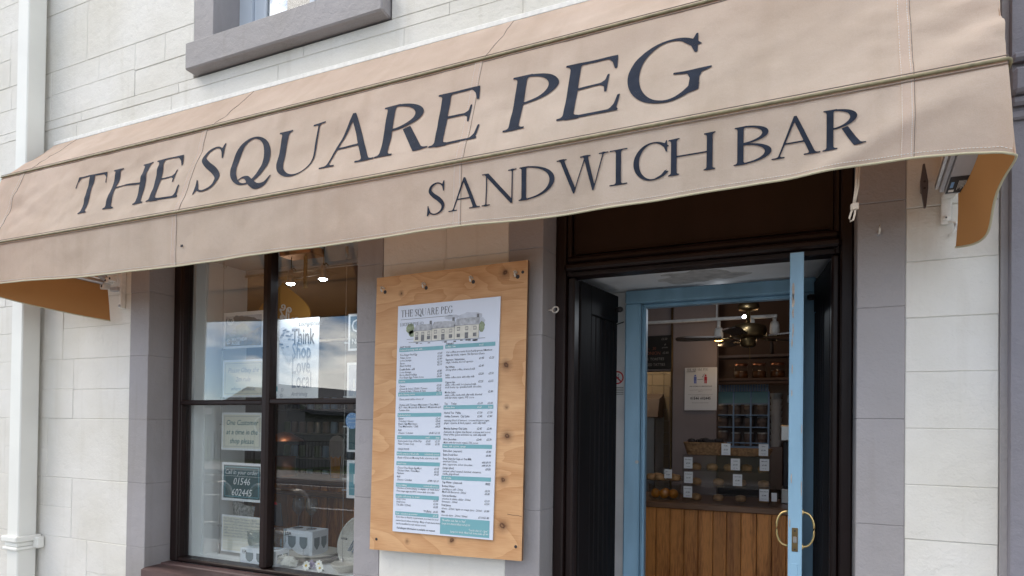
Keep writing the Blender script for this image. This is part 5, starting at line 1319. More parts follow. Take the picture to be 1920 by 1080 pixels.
placard('teal_notice', 'bright teal notice with a large letter B in the lower right pane', -2.204, -1.90, 1.100, 1.302, YN, 'card', 'teal', [('T', .04, .20, .68, 'LEFT', '', 'whitetext'), ('B', .075, .14, .38, 'LEFT', 'b', 'whitetext'), ('£1', .035, .18, .14, 'LEFT', 'i', 'whitetext')], bw=.016)
tk = thing('round_sticker', 'round blue sticker on the inside of the lower right pane', 'sticker', (-2.045, .196, 1.49))
B().lathe([(0, -.001), (.0405, -.001), (.0405, .001), (0, .001)], (-2.045, .1955, 1.511), 28, 'y').build('disc', M['stickerblue'], tk)
b = B(); b.text('thanks', .018, lambda a, c: (-2.045 + a, .1935, 1.516 + c), 'CENTER', .2); b.text('from us all', .011, lambda a, c: (-2.045 + a, .1935, 1.500 + c), 'CENTER')
for k in range(12):
    a = 2 * PI * k / 12; b.box(-2.045 + .032 * math.cos(a) - .002, -2.045 + .032 * math.cos(a) + .002, .1932, .1935, 1.511 + .032 * math.sin(a) - .002, 1.511 + .032 * math.sin(a) + .002)
b.build('lettering', M['whitetext'], tk)
wt_ = thing('display_wires', 'thin steel wires with small clips that carry the window notices', 'wire', (-2.6, .37, 2.45))
for x in (-3.148, -2.235):
    B().tube([(x, .37, .715), (x, .37, 2.45)], .0014, 6).build('wire', M['steel'], wt_)
    B().tube([(x, .37, .715), (x, .37, .775)], .007, 10).build('floor_anchor', M['steel'], wt_, True)
    b = B()
    for z in (1.93, 1.64, 1.48, 1.20, 1.14, .88): b.box(x - .004, x + (.022 if x < -3 else .030), .362, .372, z - .004, z + .004)
    b.build('clip', M['steel'], wt_)
B().tube([(-3.148, .37, 2.45), (-3.148, .37, 2.42), (-3.140, .37, 2.410), (-3.130, .37, 2.418), (-3.131, .37, 2.430)], .003, 6).build('ceiling_hook', M['steel'], wt_, True)
B().tube([(-2.235, .37, 2.45), (-2.235, .37, 2.40)], .008, 10).build('ceiling_anchor', M['steel'], wt_, True)

# ---- ochre onion-shaped sign hanging on two wires
on = thing('hanging_sign', 'ochre drop shaped hanging sign with a white swirl behind the window posters', 'sign', (-2.83, .52, 2.03))
pts = []
for k in range(61):
    a = 2 * PI * k / 60
    r = .19 * (1 + .0 * math.cos(a)); x, z = r * math.sin(a), r * math.cos(a)
    if z > 0: z = z + .075 * max(0, 1 - abs(x) / .16) ** 2 * (z / .19); x *= (1 - .20 * (z / .19) ** 2 * .6)
    pts.append((x * 1.12, z * .80))
pts = pts[:-1]
cx, cz = -2.835, 2.125
B().prism(pts, lambda a, c, d: (cx + a, d, cz + c), .525, .533).build('plate', M['onion'], on)
b = B()
def spiral(x, z, r0, turns, a0, dirn, tail):
    P = [(x + (r0 * (1 - .8 * k / 30)) * math.cos(a0 + dirn * turns * 2 * PI * k / 30), .522, z + (r0 * (1 - .8 * k / 30)) * math.sin(a0 + dirn * turns * 2 * PI * k / 30)) for k in range(31)]
    b.tube([(q[0], .522, q[1]) for q in tail] + P, .0045, 6)
ox = cx + .012
spiral(ox - .005, 2.190, .022, 1.2, -2.6, 1, [(ox - .005, 2.120), (ox - .012, 2.150), (ox - .026, 2.172)])
spiral(ox + .045, 2.165, .020, 1.2, PI, -1, [(ox - .002, 2.05), (ox + .014, 2.09), (ox + .022, 2.13)])
spiral(ox - .010, 2.125, .018, 1.2, .4, 1, [(ox + .008, 2.04), (ox + .022, 2.08), (ox + .016, 2.115)])
b.text('pukka', .115, lambda a, c: (cx + .01 + a, .5215, 2.068 + c), 'CENTER', .0, .95, 4, .01)
b.build('lettering', M['whitetext'], on)
B().tube([(cx - .11, .529, 2.24), (cx - .21, .55, 2.45)], .0012, 5).tube([(cx + .09, .529, 2.255), (cx + .16, .55, 2.45)], .0012, 5).build('wire', M['steel'], on)

# ---- twin spotlight on the bay ceiling
sp = thing('spotlight_fitting', 'twin spotlight fitting with two lit white lamps on the bay ceiling', 'spotlight', (-2.46, .30, 2.45))
B().cbox(-2.60, -2.38, .25, .36, 2.405, 2.449, .004).build('ceiling_plate', M['copper'], sp)
B().cbox(-2.462, -2.444, .288, .303, 2.225, 2.405, .002).build('post', M['bronze'], sp)
B().tube([(-2.55, .295, 2.285), (-2.34, .295, 2.295)], .004, 8).tube([(-3.2, .585, 2.415), (-1.86, .585, 2.415)], .007, 8).build('bar', M['steel'], sp, True)
B().cbox(-2.63, -2.50, .245, .345, 2.288, 2.292, .001).build('glass_plate', M['clear'], sp); B().cbox(-2.39, -2.27, .245, .345, 2.298, 2.302, .001).build('glass_plate', M['clear'], sp)
for (x, y, z) in ((-2.560, .30, 2.262), (-2.335, .30, 2.268)):
    lm = B().lathe([(.0, .075), (.012, .075), (.014, .045), (.016, .035), (.024, .004), (.024, 0)], (x, y, z), 16).build('lamp', M['steel'], sp, True)
    B().lathe([(0, -.009), (.011, -.008), (.018, -.004), (.022, .002)], (x, y, z), 16).build('lens', M['led_white'], lm, True)
    B().tube([(x + .002, y, z + .075), (x + .004, y, 2.45)], .0025, 6).tube([(x, y, z + .07), (x + .02, y, z + .085), (x + .035, y, z + .07)], .003, 6).build('flex', M['bronze'], lm, True)
    ld = bpy.data.lights.new('lamp_light', 'SPOT'); ld.energy = 5.5; ld.spot_size = rad(100); ld.spot_blend = .6; ld.shadow_soft_size = .03; ld.color = (.85, .92, 1.0)
    lo = bpy.data.objects.new('lamp_light', ld); COL.objects.link(lo); lo.parent = sp; lo.location = Vector((x, y, z - .02)) - WLOC[sp.name]

# ---- wares on the deck
def glass_box(name, label, x0, x1, y0, y1, z0, z1, prints, rot=0, tsize=.022):
    t = thing(name, label, 'box', ((x0 + x1) / 2, (y0 + y1) / 2, z0), 'white boxes of glassware on the window deck')
    B().cbox(x0, x1, y0, y1, z0, z1, .0012).build('carton', M['boxcard'], t)
    b = B(); W_, H_ = x1 - x0, z1 - z0
    def shape(fx, fz, w, h, stem):
        xc, zb_ = x0 + fx * W_, z0 + fz * H_; y = y0 - .0006
        P = [(xc - w / 2, zb_ + h), (xc - w / 2, zb_ + h * .38), (xc - w * .3, zb_ + h * .10), (xc - w * .06, zb_), (xc + w * .06, zb_), (xc + w * .3, zb_ + h * .10), (xc + w / 2, zb_ + h * .38), (xc + w / 2, zb_ + h)]
        b.add([(px, y, pz) for px, pz in P], [tuple(range(len(P)))])
        if stem: b.box(xc - .0012, xc + .0012, y - .0001, y, zb_ - stem, zb_)
    for p_ in prints: shape(*p_)
    # return of the print on the side
    xs = x1 + .0006; D_ = y1 - y0
    for fy in (.28, .72):
        yc = y0 + fy * D_; h = H_ * .42; zb_ = z0 + H_ * .34; w = D_ * .34
        P = [(yc - w / 2, zb_ + h), (yc - w / 2, zb_ + h * .38), (yc - w * .1, zb_), (yc + w * .1, zb_), (yc + w / 2, zb_ + h * .38), (yc + w / 2, zb_ + h)]
        b.add([(xs, py, pz) for py, pz in P], [tuple(range(len(P)))])
    b.build('print', M['boxprint'], t)
    c = B(); c.text('LSA', tsize, lambda a, q: (x0 + .06 * W_ + a, y0 - .0012, z1 - tsize * 1.15 + q), 'LEFT', 0, 1.05, 2, .03); c.text('INTERNATIONAL', tsize * .26, lambda a, q: (x0 + .06 * W_ + a, y0 - .0012, z1 - tsize * 1.5 + q), 'LEFT')
    c.build('lettering', M['inktext'], t)
    return t
glass_box('glassware_box', 'larger white box of wine glasses standing behind the plates', -2.740, -2.525, .465, .60, .7155, .878, [(.30, .36, .058, .068, .07), (.70, .36, .058, .068, .07)], tsize=.028)
glass_box('glassware_box', 'small white box behind the mullion carrying two tumblers', -2.832, -2.572, .235, .335, .7155, .800, [(.27, .16, .056, .050, 0), (.56, .16, .050, .050, 0), (.84, .30, .034, .038, .03)], tsize=.020)
def tumbler(x, y, z, r, h, name, label, m='smoke'):
    t = thing(name, label, 'glass', (x, y, z))
    B().lathe([(0, .004), (r * .55, .004), (r * .82, h * .14), (r * .97, h * .42), (r, h), (r * 1.0 - .003, h), (r * .94, h * .42), (r * .78, h * .17), (0, .012)], (x, y, z - .003), 28).build('glass', M[m], t, True)
tumbler(-2.762, .285, .801, .050, .092, 'tumbler', 'smoky tumbler on the small box, left of the mullion')
tumbler(-2.625, .290, .801, .054, .112, 'tumbler', 'clear bowl glass on the small box, right of the mullion', 'clear')
def wineglass(x, y, z, label):
    t = thing('wine_glass', label, 'wine glass', (x, y, z), 'wine glasses on the larger box')
    B().lathe([(0, .003), (.030, .002), (.030, .0005), (.004, .006), (.0032, .070), (.012, .080), (.031, .105), (.036, .130), (.031, .178), (.030, .178), (.035, .130), (.030, .107), (.010, .083), (0, .082)], (x, y, z), 24).build('glass', M['smoke'], t, True)
wineglass(-2.690, .53, .8785, 'clear wine glass on the larger box, the left one of two'); wineglass(-2.590, .53, .8785, 'clear wine glass on the larger box, the right one of two')
lr = thing('leaflet_rack', 'clear leaflet rack holding folded newspapers behind the coffee words poster', 'rack', (-2.98, .50, .715))
B().box(-3.13, -2.80, .545, .549, .78, 1.06).build('back_sheet', M['perspex'], lr); B().tube([(-3.10, .54, .715), (-3.10, .54, .80)], .005, 8).tube([(-2.83, .54, .715), (-2.83, .54, .80)], .005, 8).build('leg', M['steel'], lr, True)
npp = thing('newspaper', 'folded newspaper standing at the left of the leaflet rack', 'newspaper', (-3.10, .47, .85))
B().grid(lambda u, v: (-3.155 + .12 * u + .018 * v * (u - .5) * 4, .50 - .03 * math.sin(PI * u), .83 + .17 * v + .012 * math.sin(5 * u)), 12, 8).build('sheet', M['newsprint'], npp, True)
lf_ = thing('leaflet', 'dark leaflet with a red heading behind the dark teal notice', 'leaflet', (-2.88, .52, .95))
B().prism([(-2.965, 1.035), (-2.82, 1.015), (-2.80, .88), (-2.93, .88)], lambda a, c, d: (a, d, c), .522, .526).build('sheet', M['sticker'], lf_)
B().prism([(-2.964, 1.034), (-2.85, 1.018), (-2.846, 1.004), (-2.960, 1.018)], lambda a, c, d: (a, d, c), .5205, .5219).build('heading', M['red'], lf_)

def plate(name, label, c, r, tilt=0, m='stone_ware'):
    t = thing(name, label, 'plate', (c[0], c[1], c[2]))
    b = B().lathe([(0, .006), (r * .55, .007), (r * .72, .012), (r * .96, .030), (r, .034), (r * .985, .028), (r * .75, .006), (r * .5, 0), (0, 0)], (0, 0, 0), 40)
    rot = Matrix.Rotation(tilt, 3, 'X'); b.v = [tuple(rot @ Vector(v) + Vector(c)) for v in b.v]
    b.build('dish', M[m], t, True); return t, rot
t1, _ = plate('flat_plate', 'large speckled plate lying on a second plate beside the daisies', (-2.525, .475, .733), .150)
b = B()
for x, y, s in ((-2.505, .44, 1), (-2.565, .46, .7), (-2.465, .47, .6)):
    for k in range(5): b.ball((x + s * .012 * math.cos(k * 1.3), y + s * .014 * math.sin(k * 1.3), .7435), .006 * s, 8, 1, 1, .15)
b.build('painted_sprig', M['bluegrey_text'], t1)
plate('flat_plate', 'grey plate underneath the large speckled plate', (-2.510, .480, .7155), .145, m='stone_dark')
t2, R2 = plate('display_plate', 'large plate painted with a yellow flower and blue sprigs, standing on edge', (-2.140, .440, .845), .158, rad(74))
f = lambda x, y, o=.0095: tuple(R2 @ Vector((x, y, o)) + Vector((-2.140, .440, .845)))
b = B()
for x0, y0, n, lx_, ly_ in ((-.10, -.07, 9, .045, .10), (-.075, -.085, 11, .06, .14), (-.04, -.09, 8, .05, .09)):
    b.tube([f(x0 + lx_ * k / 8, y0 + ly_ * k / 8 + .008 * math.sin(k)) for k in range(9)], .0011, 4)
    for k in range(n):
        u = .25 + .75 * k / n; x, y = x0 + lx_ * u, y0 + ly_ * u
        for sg in (-1, 1): q = f(x + sg * .007, y + .003); b.ball(q, .0042, 6)
b.build('painted_sprig', M['bluegrey_text'], t2)
b = B()
for x0, y0 in ((-.03, -.11), (0, -.10)):
    b.tube([f(x0 + .06 * k / 6, y0 + .06 * k / 6) for k in range(7)], .001, 4)
    for k in range(5): b.ball(f(x0 + .012 * k + .004, y0 + .012 * k - .005), .0035, 6)
b.build('painted_berries', M['red'], t2)
b = B(); b.add([f(-.045, .062, .012), f(-.02, .045, .012), f(.03, .05, .012), f(.045, .085, .012), f(.02, .115, .012), f(-.02, .105, .012)], [(0, 1, 2, 3, 4, 5)]); b.build('painted_flower', M['petal_y'], t2)
b = B(); b.add([f(-.04, .068, .0135), f(-.0, .068, .0135), f(.01, .084, .0135), f(-.01, .086, .0135)], [(0, 1, 2, 3)]); b.build('painted_flower_centre', M['red'], t2)
bw = thing('small_bowl', 'small pale stoneware bowl in front of the painted plate', 'bowl', (-2.175, .33, .7155))
B().lathe([(0, .002), (.035, .0), (.040, .006), (.066, .030), (.074, .046), (.070, .046), (.060, .030), (.034, .010), (0, .009)], (-2.180, .325, .7155), 32).build('body', M['stone_ware'], bw, True)

def flower_head(b1, b2, c, r, n, tiltv, petals=.5):
    n3 = Vector(tiltv).normalized(); a = n3.orthogonal().normalized(); e = n3.cross(a)
    for k in range(n):
        th = 2 * PI * k / n; d = a * math.cos(th) + e * math.sin(th); s = n3.cross(d)
        C_ = Vector(c)
        vs = [C_ + d * r * .15, C_ + d * r * .6 + s * r * petals * .5 + n3 * r * .08, C_ + d * r + s * r * .14 + n3 * r * .02, C_ + d * r - s * r * .14 + n3 * r * .02, C_ + d * r * .6 - s * r * petals * .5 + n3 * r * .08]
        b1.add(vs, [(0, 1, 2, 3, 4)])
    if b2 is not None: b2.ball(tuple(Vector(c) + n3 * r * .08), r * .26, 8)
random.seed(12)
hy = thing('artificial_flower', 'white hydrangea flower head lying on the window deck', 'flower', (-2.530, .272, .7155))
b = B()
for k in range(120):
    th = random.uniform(0, 2 * PI); ph = math.asin(random.uniform(-.25, 1)); d = Vector((math.cos(th) * math.cos(ph), math.sin(th) * math.cos(ph), math.sin(ph)))
    c = Vector((-2.530, .272, .742)) + Vector((d.x * .060, d.y * .035, d.z * .034)) * random.uniform(.8, 1.12)
    flower_head(b, None, c, random.uniform(.010, .015), 5, d + Vector((random.uniform(-.4, .4), random.uniform(-.4, .2), random.uniform(-.3, .4))), .6)
o = b.build('florets', M['petal'], hy); o['kind'] = 'stuff'
for (x, y, z, r), lb in zip(((-2.390, .268, .738, .026), (-2.312, .275, .752, .022), (-2.292, .262, .736, .024)), ('white daisy with an orange centre beside the hydrangea', 'upper white daisy of the pair in front of the plates', 'lower white daisy of the pair in front of the plates')):
    t = thing('daisy', lb, 'flower', (x, y, .7155), 'white daisies on the window deck')
    b1, b2 = B(), B(); flower_head(b1, b2, (x, y, z), r, 8, (random.uniform(-.2, .2), -1, .35), .62); b1.build('petals', M['petal'], t); b2.build('centre', M['petal_y'], t, True)
    B().tube([(x, y + .004, z - .004), (x + .01, y + .02, .718)], .0016, 5).build('stem', M['stem_green'], t)
lc = thing('lilac_sprig', 'lilac sprig lying between the hydrangea and the daisies', 'flower', (-2.370, .29, .7155))
b = B()
for k in range(46): flower_head(b, None, (-2.385 + random.gauss(0, .030), .30 + random.gauss(0, .012), .735 + random.gauss(0, .010)), random.uniform(.006, .010), 4, (random.uniform(-1, 1), -1, random.uniform(0, 1)), .8)
o = b.build('florets', M['lilac'], lc); o['kind'] = 'stuff'
vs_ = thing('flower_vase', 'white vase of bright flowers behind the painted plate', 'vase', (-2.13, .55, .7155))
B().cbox(-2.20, -2.08, .50, .62, .7155, .98, .003).build('vase', M['boxcard'], vs_)
for c, m, r, nn in (((-2.215, .50, 1.045), 'petal_blue', .030, 7), ((-2.175, .50, 1.055), 'petal_blue', .030, 7), ((-2.155, .49, 1.010), 'petal_pink', .032, 9), ((-2.135, .50, 1.072), 'petal_y', .030, 8), ((-2.11, .49, 1.03), 'petal_pink', .030, 9), ((-2.09, .5, 1.07), 'petal_blue', .03, 7)):
    b1 = B(); flower_head(b1, None, c, r, nn, (random.uniform(-.4, .4), -1, .4), .7); flower_head(b1, None, (c[0], c[1] - .006, c[2]), r * .6, nn, (random.uniform(-.4, .4), -1, .4), .7)
    b1.build('flower', M[m], vs_)
b = B()
for x, z in ((-2.215, 1.045), (-2.175, 1.055), (-2.155, 1.01), (-2.135, 1.07), (-2.11, 1.03)): b.tube([(x, .505, z), (-2.14, .56, .97)], .002, 5)
b.build('stem', M['stem_green'], vs_)

# ---- counter that runs behind window and doorway
ct = thing('shop_counter', 'pine boarded shop counter with a dark wooden top', 'counter', (-2.0, 1.9, .12))
B().box(-5.0, .9, 1.64, 1.70, .12, 1.0).build('carcass', M['shop_dark'], ct)
B().cbox(-5.0, .9, 1.585, 2.15, 1.000, 1.038, .006).build('worktop', M['counter_top'], ct)
random.seed(31)
x = -4.2; protos = []
while x < .7:
    w = random.choice((.078, .082, .084, .086))
    B().cbox(x + .001, x + w - .001, 1.618 + random.uniform(-.0015, .0015), 1.64, .13, .9995, .004).build('plank', M['pine'], ct)
    if random.random() < .6: B().cbox(x + w * .80, x + w - .0012, 1.6145, 1.62, .13, .9990, .002).build('bead', M['pine'], ct)
    x += w
B().cbox(-4.6, -1.9, 1.50, 1.5845, .925, .965, .006).build('front_rail', M['counter_top'], ct)
pg = thing('beer_glass_sign', 'amber beer glass shaped sign standing on the counter, seen through the lower right pane', 'sign', (-3.43, 1.75, 1.038))
P = [(-.085, .0), (-.10, .12), (-.115, .22), (-.105, .275), (-.06, .305), (0, .312), (.06, .305), (.105, .275), (.115, .22), (.10, .12), (.085, 0)]
B().prism([(a * .62, c * 1.15) for a, c in P], lambda a, c, d: (-3.43 + a, d, 1.038 + c), 1.752, 1.775).build('glass_shape', M['foam'], pg)
B().prism([(a * .62 * .82, c * 1.15) for a, c in [(-.080, .01), (-.095, .12), (-.10, .165), (-.05, .150), (0, .165), (.05, .150), (.10, .17), (.095, .12), (.08, .01)]], lambda a, c, d: (-3.43 + a, d, 1.038 + c), 1.748, 1.7519).build('beer', M['beer'], pg)
ln = thing('copper_lantern', 'copper lantern with a conical top on the counter behind the mullion', 'lantern', (-4.02, 1.8, 1.038))
B().lathe([(.11, 0), (.11, .02), (.095, .03), (.095, .16), (.10, .17)], (-4.02, 1.8, 1.038), 16).build('base', M['copper'], ln, True); B().lathe([(.075, .17), (.075, .30)], (-4.02, 1.8, 1.038), 12).build('glass', M['clear'], ln, True)
B().lathe([(.16, .30), (.15, .315), (.05, .37), (.0, .38)], (-4.02, 1.8, 1.038), 16).build('roof', M['copper'], ln, True)
dr = thing('drinks_chiller', 'dark drinks chiller with rows of cans behind the shop window', 'fridge', (-4.1, 2.9, .12))
B().box(-4.9, -3.3, 2.75, 3.2, .12, 2.0).build('cabinet', M['black'], dr)
for r_ in range(4): B().box(-4.85, -3.35, 2.55, 2.7499, .9 + r_ * .24, .912 + r_ * .24).build('shelf', M['steel'], dr)
can = None
random.seed(2)
for r_ in range(4):
    for i in range(15):
        lb = 'drink can on the chiller shelves behind the window'
        mk_ = random.choice(('steel', 'cup', 'stickerblue', 'black', 'stem_green'))
        if (mk_) not in GX:
            t = thing('drink_can', lb, 'can', (-4.8 + i * .1, 2.65, .912 + r_ * .24), 'drink cans in the chiller')
            B().lathe([(0, 0), (.028, 0), (.033, .008), (.033, .105), (.026, .115), (0, .115)], (-4.8 + i * .1, 2.65, .912 + r_ * .24), 12).build('can', M[mk_], t, True); GX[mk_] = t
        else:
            s_ = GX[mk_]; copy_tree(s_, Vector((-4.8 + i * .1, 2.65, .912 + r_ * .24)) - WLOC[s_.name])

# ================================================================== seen through the doorway
pt = thing('partition_wall', 'warm grey partition with a notice taped to it behind the counter', 'wall', (-.67, 2.25, .12))
B().cbox(-.826, -.524, 2.20, 2.30, .12, 2.62, .004).build('panel', M['shop_wall'], pt); B().cbox(-1.9, -.8262, 2.21, 2.30, 1.90, 2.62, .004).build('header', M['shop_wall'], pt)
B().cbox(-.838, -.8262, 2.19, 2.31, .12, 2.62, .003).build('edge_trim', M['bronze'], pt)
B().cbox(-1.9, -.53, 2.194, 2.1995, 2.222, 2.245, .001).build('picture_rail', M['shop_wall'], pt)
cb_ = thing('chalkboard', 'black chalkboard menu on the header over the kitchen opening', 'chalkboard', (-1.0, 2.2, 1.905))
B().cbox(-1.30, -.832, 2.190, 2.206, 1.915, 2.150, .002).build('board', M['board_black'], cb_)
b, b2 = B(), B()
for s, sz, x, z, bb in (('ONION', .034, -1.01, 2.015, b2), ('SOUP', .030, -1.10, 2.095, b2), ('S :-  .30', .030, -1.02, 2.050, b2), ('WINIS  TOASTIES', .027, -1.06, 1.975, b), ('BAKED TATTIES', .027, -1.04, 1.935, b), ('£2.50', .022, -.905, 2.118, b), ('all', .018, -.885, 2.080, b), ('potato', .018, -.90, 2.060, b), ('£2.60', .022, -.895, 2.02, b)):
    bb.text(s, sz, lambda a, c: (x + a, 2.1885, z + c), 'LEFT', .05, .85)
b.build('chalk_writing', M['chalk'], cb_)['kind'] = 'stuff'; b2.build('chalk_writing', M['chalk_red'], cb_)['kind'] = 'stuff'
ks = thing('kitchen_wall', 'cream tiled kitchen wall seen past the partition', 'wall', (-1.3, 3.1, .12))
B().box(-2.0, -.84, 3.12, 3.2, .12, 2.6).build('backing', M['core'], ks)
tp = None
for i in range(9):
    for j in range(9):
        x = -1.66 + i * .1; z = 1.15 + j * .1
        if x < -1.12 and z < 1.58: continue
        if tp is None: tp = B().cbox(x + .0015, x + .0985, 3.108, 3.1199, z + .0015, z + .0985, .002).build('tile', M['tile'], ks); t0 = (x, z)
        else:
            c = tp.copy(); COL.objects.link(c); c.parent = ks; c.location = (x - t0[0], 0, z - t0[1])
hd = thing('cooker_hood', 'dull metal cooker hood in the kitchen', 'hood', (-1.3, 3.0, 1.58))
B().prism([(2.85, 1.58), (3.10, 1.58), (3.10, 1.78), (2.92, 1.73)], lambda a, c, d: (d, a, c), -1.75, -1.06).build('hood', M['cup'], hd)
dd = thing('kitchen_door', 'grey kitchen door left half open', 'door', (-1.18, 2.95, .12)); B().cbox(-1.20, -1.10, 2.93, 2.97, .12, 1.70, .003).build('leaf', M['steel'], dd)
cp = thing('kitchen_cupboard', 'pale kitchen cupboard below the cooker hood', 'cupboard', (-1.5, 3.0, .12)); B().cbox(-1.9, -1.21, 2.85, 3.10, .12, 1.60, .004).build('body', M['tile'], cp)
nt_ = thing('paper_notice', 'white paper notice with a blue and a red figure taped to the partition', 'notice', (-.63, 2.19, 1.62))
B().grid(lambda u, v: (-.739 + .217 * u, 2.193 - .004 * math.sin(PI * u) - .006 * (1 - v) ** 3, 1.618 + .298 * v), 8, 8).build('sheet', M['card'], nt_, True)
b = B(); yy = 2.1855
caps(b, 'THE SQUARE PEG', .017, lambda a, c: (-.727 + a, yy, 1.893 + c), 14, width=.145)
b.box(-.727, -.665, yy, yy + .0002, 1.886, 1.8885)
for s, sz, z, bo in (('01546 602445', .026, 1.693, .02), ('ONE CUSTOMER AT A TIME INSIDE, PLEASE', .0085, 1.782, .02), ('If you don\'t feel safe or prefer not to enter the shop,', .0075, 1.757, 0), ('phone us.', .0075, 1.747, 0), ('Feel free to use your mobile phone. Give a call to place your order', .0065, 1.726, 0), ('and we will bring it out to you when it is ready.', .0065, 1.716, 0), ('Thank you for your patience and support', .0075, 1.668, 0)):
    b.text(s, sz, lambda a, c: (-.6305 + a, yy - .0006, z + c), 'CENTER', 0, .92, 1, bo)
b.build('lettering', M['inktext'], nt_)
for x, m in ((-.667, 'petal_blue'), (-.597, 'red')):
    B().box(x - .009, x + .009, yy - .0004, yy, 1.825, 1.852).box(x - .008, x - .001, yy - .0004, yy, 1.805, 1.8249).box(x + .001, x + .008, yy - .0004, yy, 1.805, 1.8249).lathe([(0, -.0004), (.0065, -.0004), (.0065, 0)], (x, yy, 1.860), 10, 'y').build('figure', M[m], nt_)
B().tube([(-.653, yy, 1.832), (-.612, yy, 1.834)], .0012, 4).box(-.62, -.612, yy - .0003, yy, 1.848, 1.853).box(-.615, -.609, yy - .0003, yy, 1.860, 1.864).box(-.606, -.60, yy - .0003, yy, 1.868, 1.871).build('arrow', M['inktext'], nt_)
# back shelf, jars, blue gridded cabinet built in place of a reflection, with cups
sh = thing('wall_shelf', 'dark shelf carrying coffee jars high behind the counter', 'shelf', (-.05, 2.6, 1.86))
B().cbox(-.60, .62, 2.52, 2.80, 1.842, 1.862, .003).box(-.60, .62, 2.54, 2.56, 1.822, 1.8419).build('board', M['shop_dark'], sh)
B().cbox(-.60, .62, 2.70, 2.86, 2.03, 2.05, .003).build('board', M['shop_wall'], sh)
B().cbox(-.20, -.185, 2.60, 2.82, 2.05, 2.13, .002).cbox(.1, .115, 2.60, 2.82, 2.05, 2.13, .002).build('bracket', M['black'], sh)
jr = thing('storage_jar', 'clear lidded coffee jar, first from the left on the wall shelf', 'jar', (-.27, 2.62, 1.8622), 'coffee jars on the wall shelf')
B().lathe([(0, .002), (.048, .0), (.052, .01), (.052, .085), (.044, .10)], (-.27, 2.62, 1.8622), 18).build('glass', M['clear'], jr, True); B().lathe([(0, .004), (.047, .004), (.047, .055), (0, .06)], (-.27, 2.62, 1.8622), 16).build('coffee', M['jar_coffee'], jr, True); B().lathe([(.046, .098), (.046, .112), (0, .114)], (-.27, 2.62, 1.8622), 16).build('lid', M['copper'], jr, True)
jr.location.x -= .13
for k, w_ in zip(range(1, 6), ('second', 'third', 'fourth', 'fifth', 'sixth')): copy_tree(jr, (.125 * k, 0, 0), 'clear lidded coffee jar, %s from the left on the wall shelf' % w_)
kb = thing('reflection_cabinet', 'blue gridded cabinet standing in for a reflection, with striped top and stacks of cups', 'cabinet', (-.38, 2.85, 1.0))
cx0, cx1, cz0, cz1 = -.592, -.216, 1.36, 1.832
B().box(cx0 - .4, .62, 2.99, 3.02, 1.04, 1.835).build('back', M['cup'], kb)
B().cbox(cx0, cx1, 2.795, 2.806, 1.778, 1.832, .001).build('top_board', M['skyprint'], kb)
for i in range(20): B().cbox(cx0 + .376 / 20 * i + .002, cx0 + .376 / 20 * i + .011, 2.789, 2.7949, 1.778, 1.831, .001).build('slat', M['cab_blue'], kb)
for xx in (cx0, cx0 + .125, cx0 + .25, cx1): B().cbox(xx - .006, xx + .006, 2.792, 2.804, cz0, 1.7779, .001).build('glazing_bar', M['cab_blue'], kb)
for zz in (1.683, 1.598, 1.505, 1.385): B().cbox(cx0, cx1, 2.793, 2.803, zz - .004, zz + .004, .001).build('glazing_bar', M['cab_blue'], kb)
B().box(cx0, cx1, 2.80, 2.803, 1.690, 1.777).build('pale_panel', M['teal_lt'], kb)
B().box(cx0 - .01, cx1 + .01, 2.797, 3.0, 1.345, 1.360).box(cx0, cx1, 2.81, 3.0, 1.593, 1.597).box(cx0, cx1, 2.81, 3.0, 1.50, 1.504).build('shelf', M['cab_blue'], kb)
cs = thing('cup_stack', 'stack of brown paper cups in the blue gridded cabinet', 'cups', (-.55, 2.88, 1.36), 'stacks of cups in the glazed cabinet')
B().lathe([(.030, 0), (.037, .06), (.039, .062), (.037, .066), (.038, .072), (.037, .076), (.038, .082), (.037, .086), (.038, .092), (.037, .096), (.038, .102), (0, .104)], (-.55, 2.88, 1.36), 14).build('cup', M['cup'], cs, True)
B().lathe([(.036, .1045), (.036, .112), (.03, .118), (0, .118)], (-.55, 2.88, 1.36), 14).build('lid', M['cup_lid'], cs, True)
for j, z in enumerate((1.36, 1.504, 1.597)):
    for i in range(4):
        if i + j == 0: continue
        c = copy_tree(cs, (.095 * i, 0, z - 1.36)); c.scale = (1, 1, .72 if j else .9)
hs = thing('paper_tube', 'tall stack of pale cups right of the blue gridded cabinet', 'cups', (-.17, 2.84, 1.4))
B().box(-.2155, -.12, 2.8, 2.9, 1.04, 1.36).build('stand', M['cup'], hs)
b = B()
for k in range(9): b.lathe([(.035, k * .045), (.043, k * .045 + .04), (.043, k * .045 + .0449)], (-.165, 2.85, 1.36), 14)
b.build('cup', M['cup_lid'], hs, True)
wb = thing('switch_box', 'small pale switch box on the back wall', 'switch', (-.05, 2.97, 1.72)); B().cbox(-.09, -.02, 2.955, 2.99, 1.70, 1.755, .003).build('box', M['skyprint'], wb)
cm = thing('coffee_machine', 'steel coffee machine at the right end of the counter', 'coffee machine', (.06, 2.0, 1.038))
B().cbox(-.105, .45, 1.86, 2.12, 1.038, 1.13, .006).build('base', M['steel'], cm); B().cbox(-.095, .45, 1.95, 2.12, 1.13, 1.42, .006).build('body', M['black'], cm); B().cbox(-.11, .45, 1.84, 2.12, 1.42, 1.52, .008).build('top', M['steel'], cm)
B().tube([(-.06, 1.86, 1.42), (-.06, 1.85, 1.30), (-.055, 1.85, 1.27)], .006, 8).build('steam_wand', M['steel'], cm, True); B().cbox(-.10, .4, 1.83, 1.859, 1.12, 1.132, .002).build('drip_tray', M['steel'], cm)
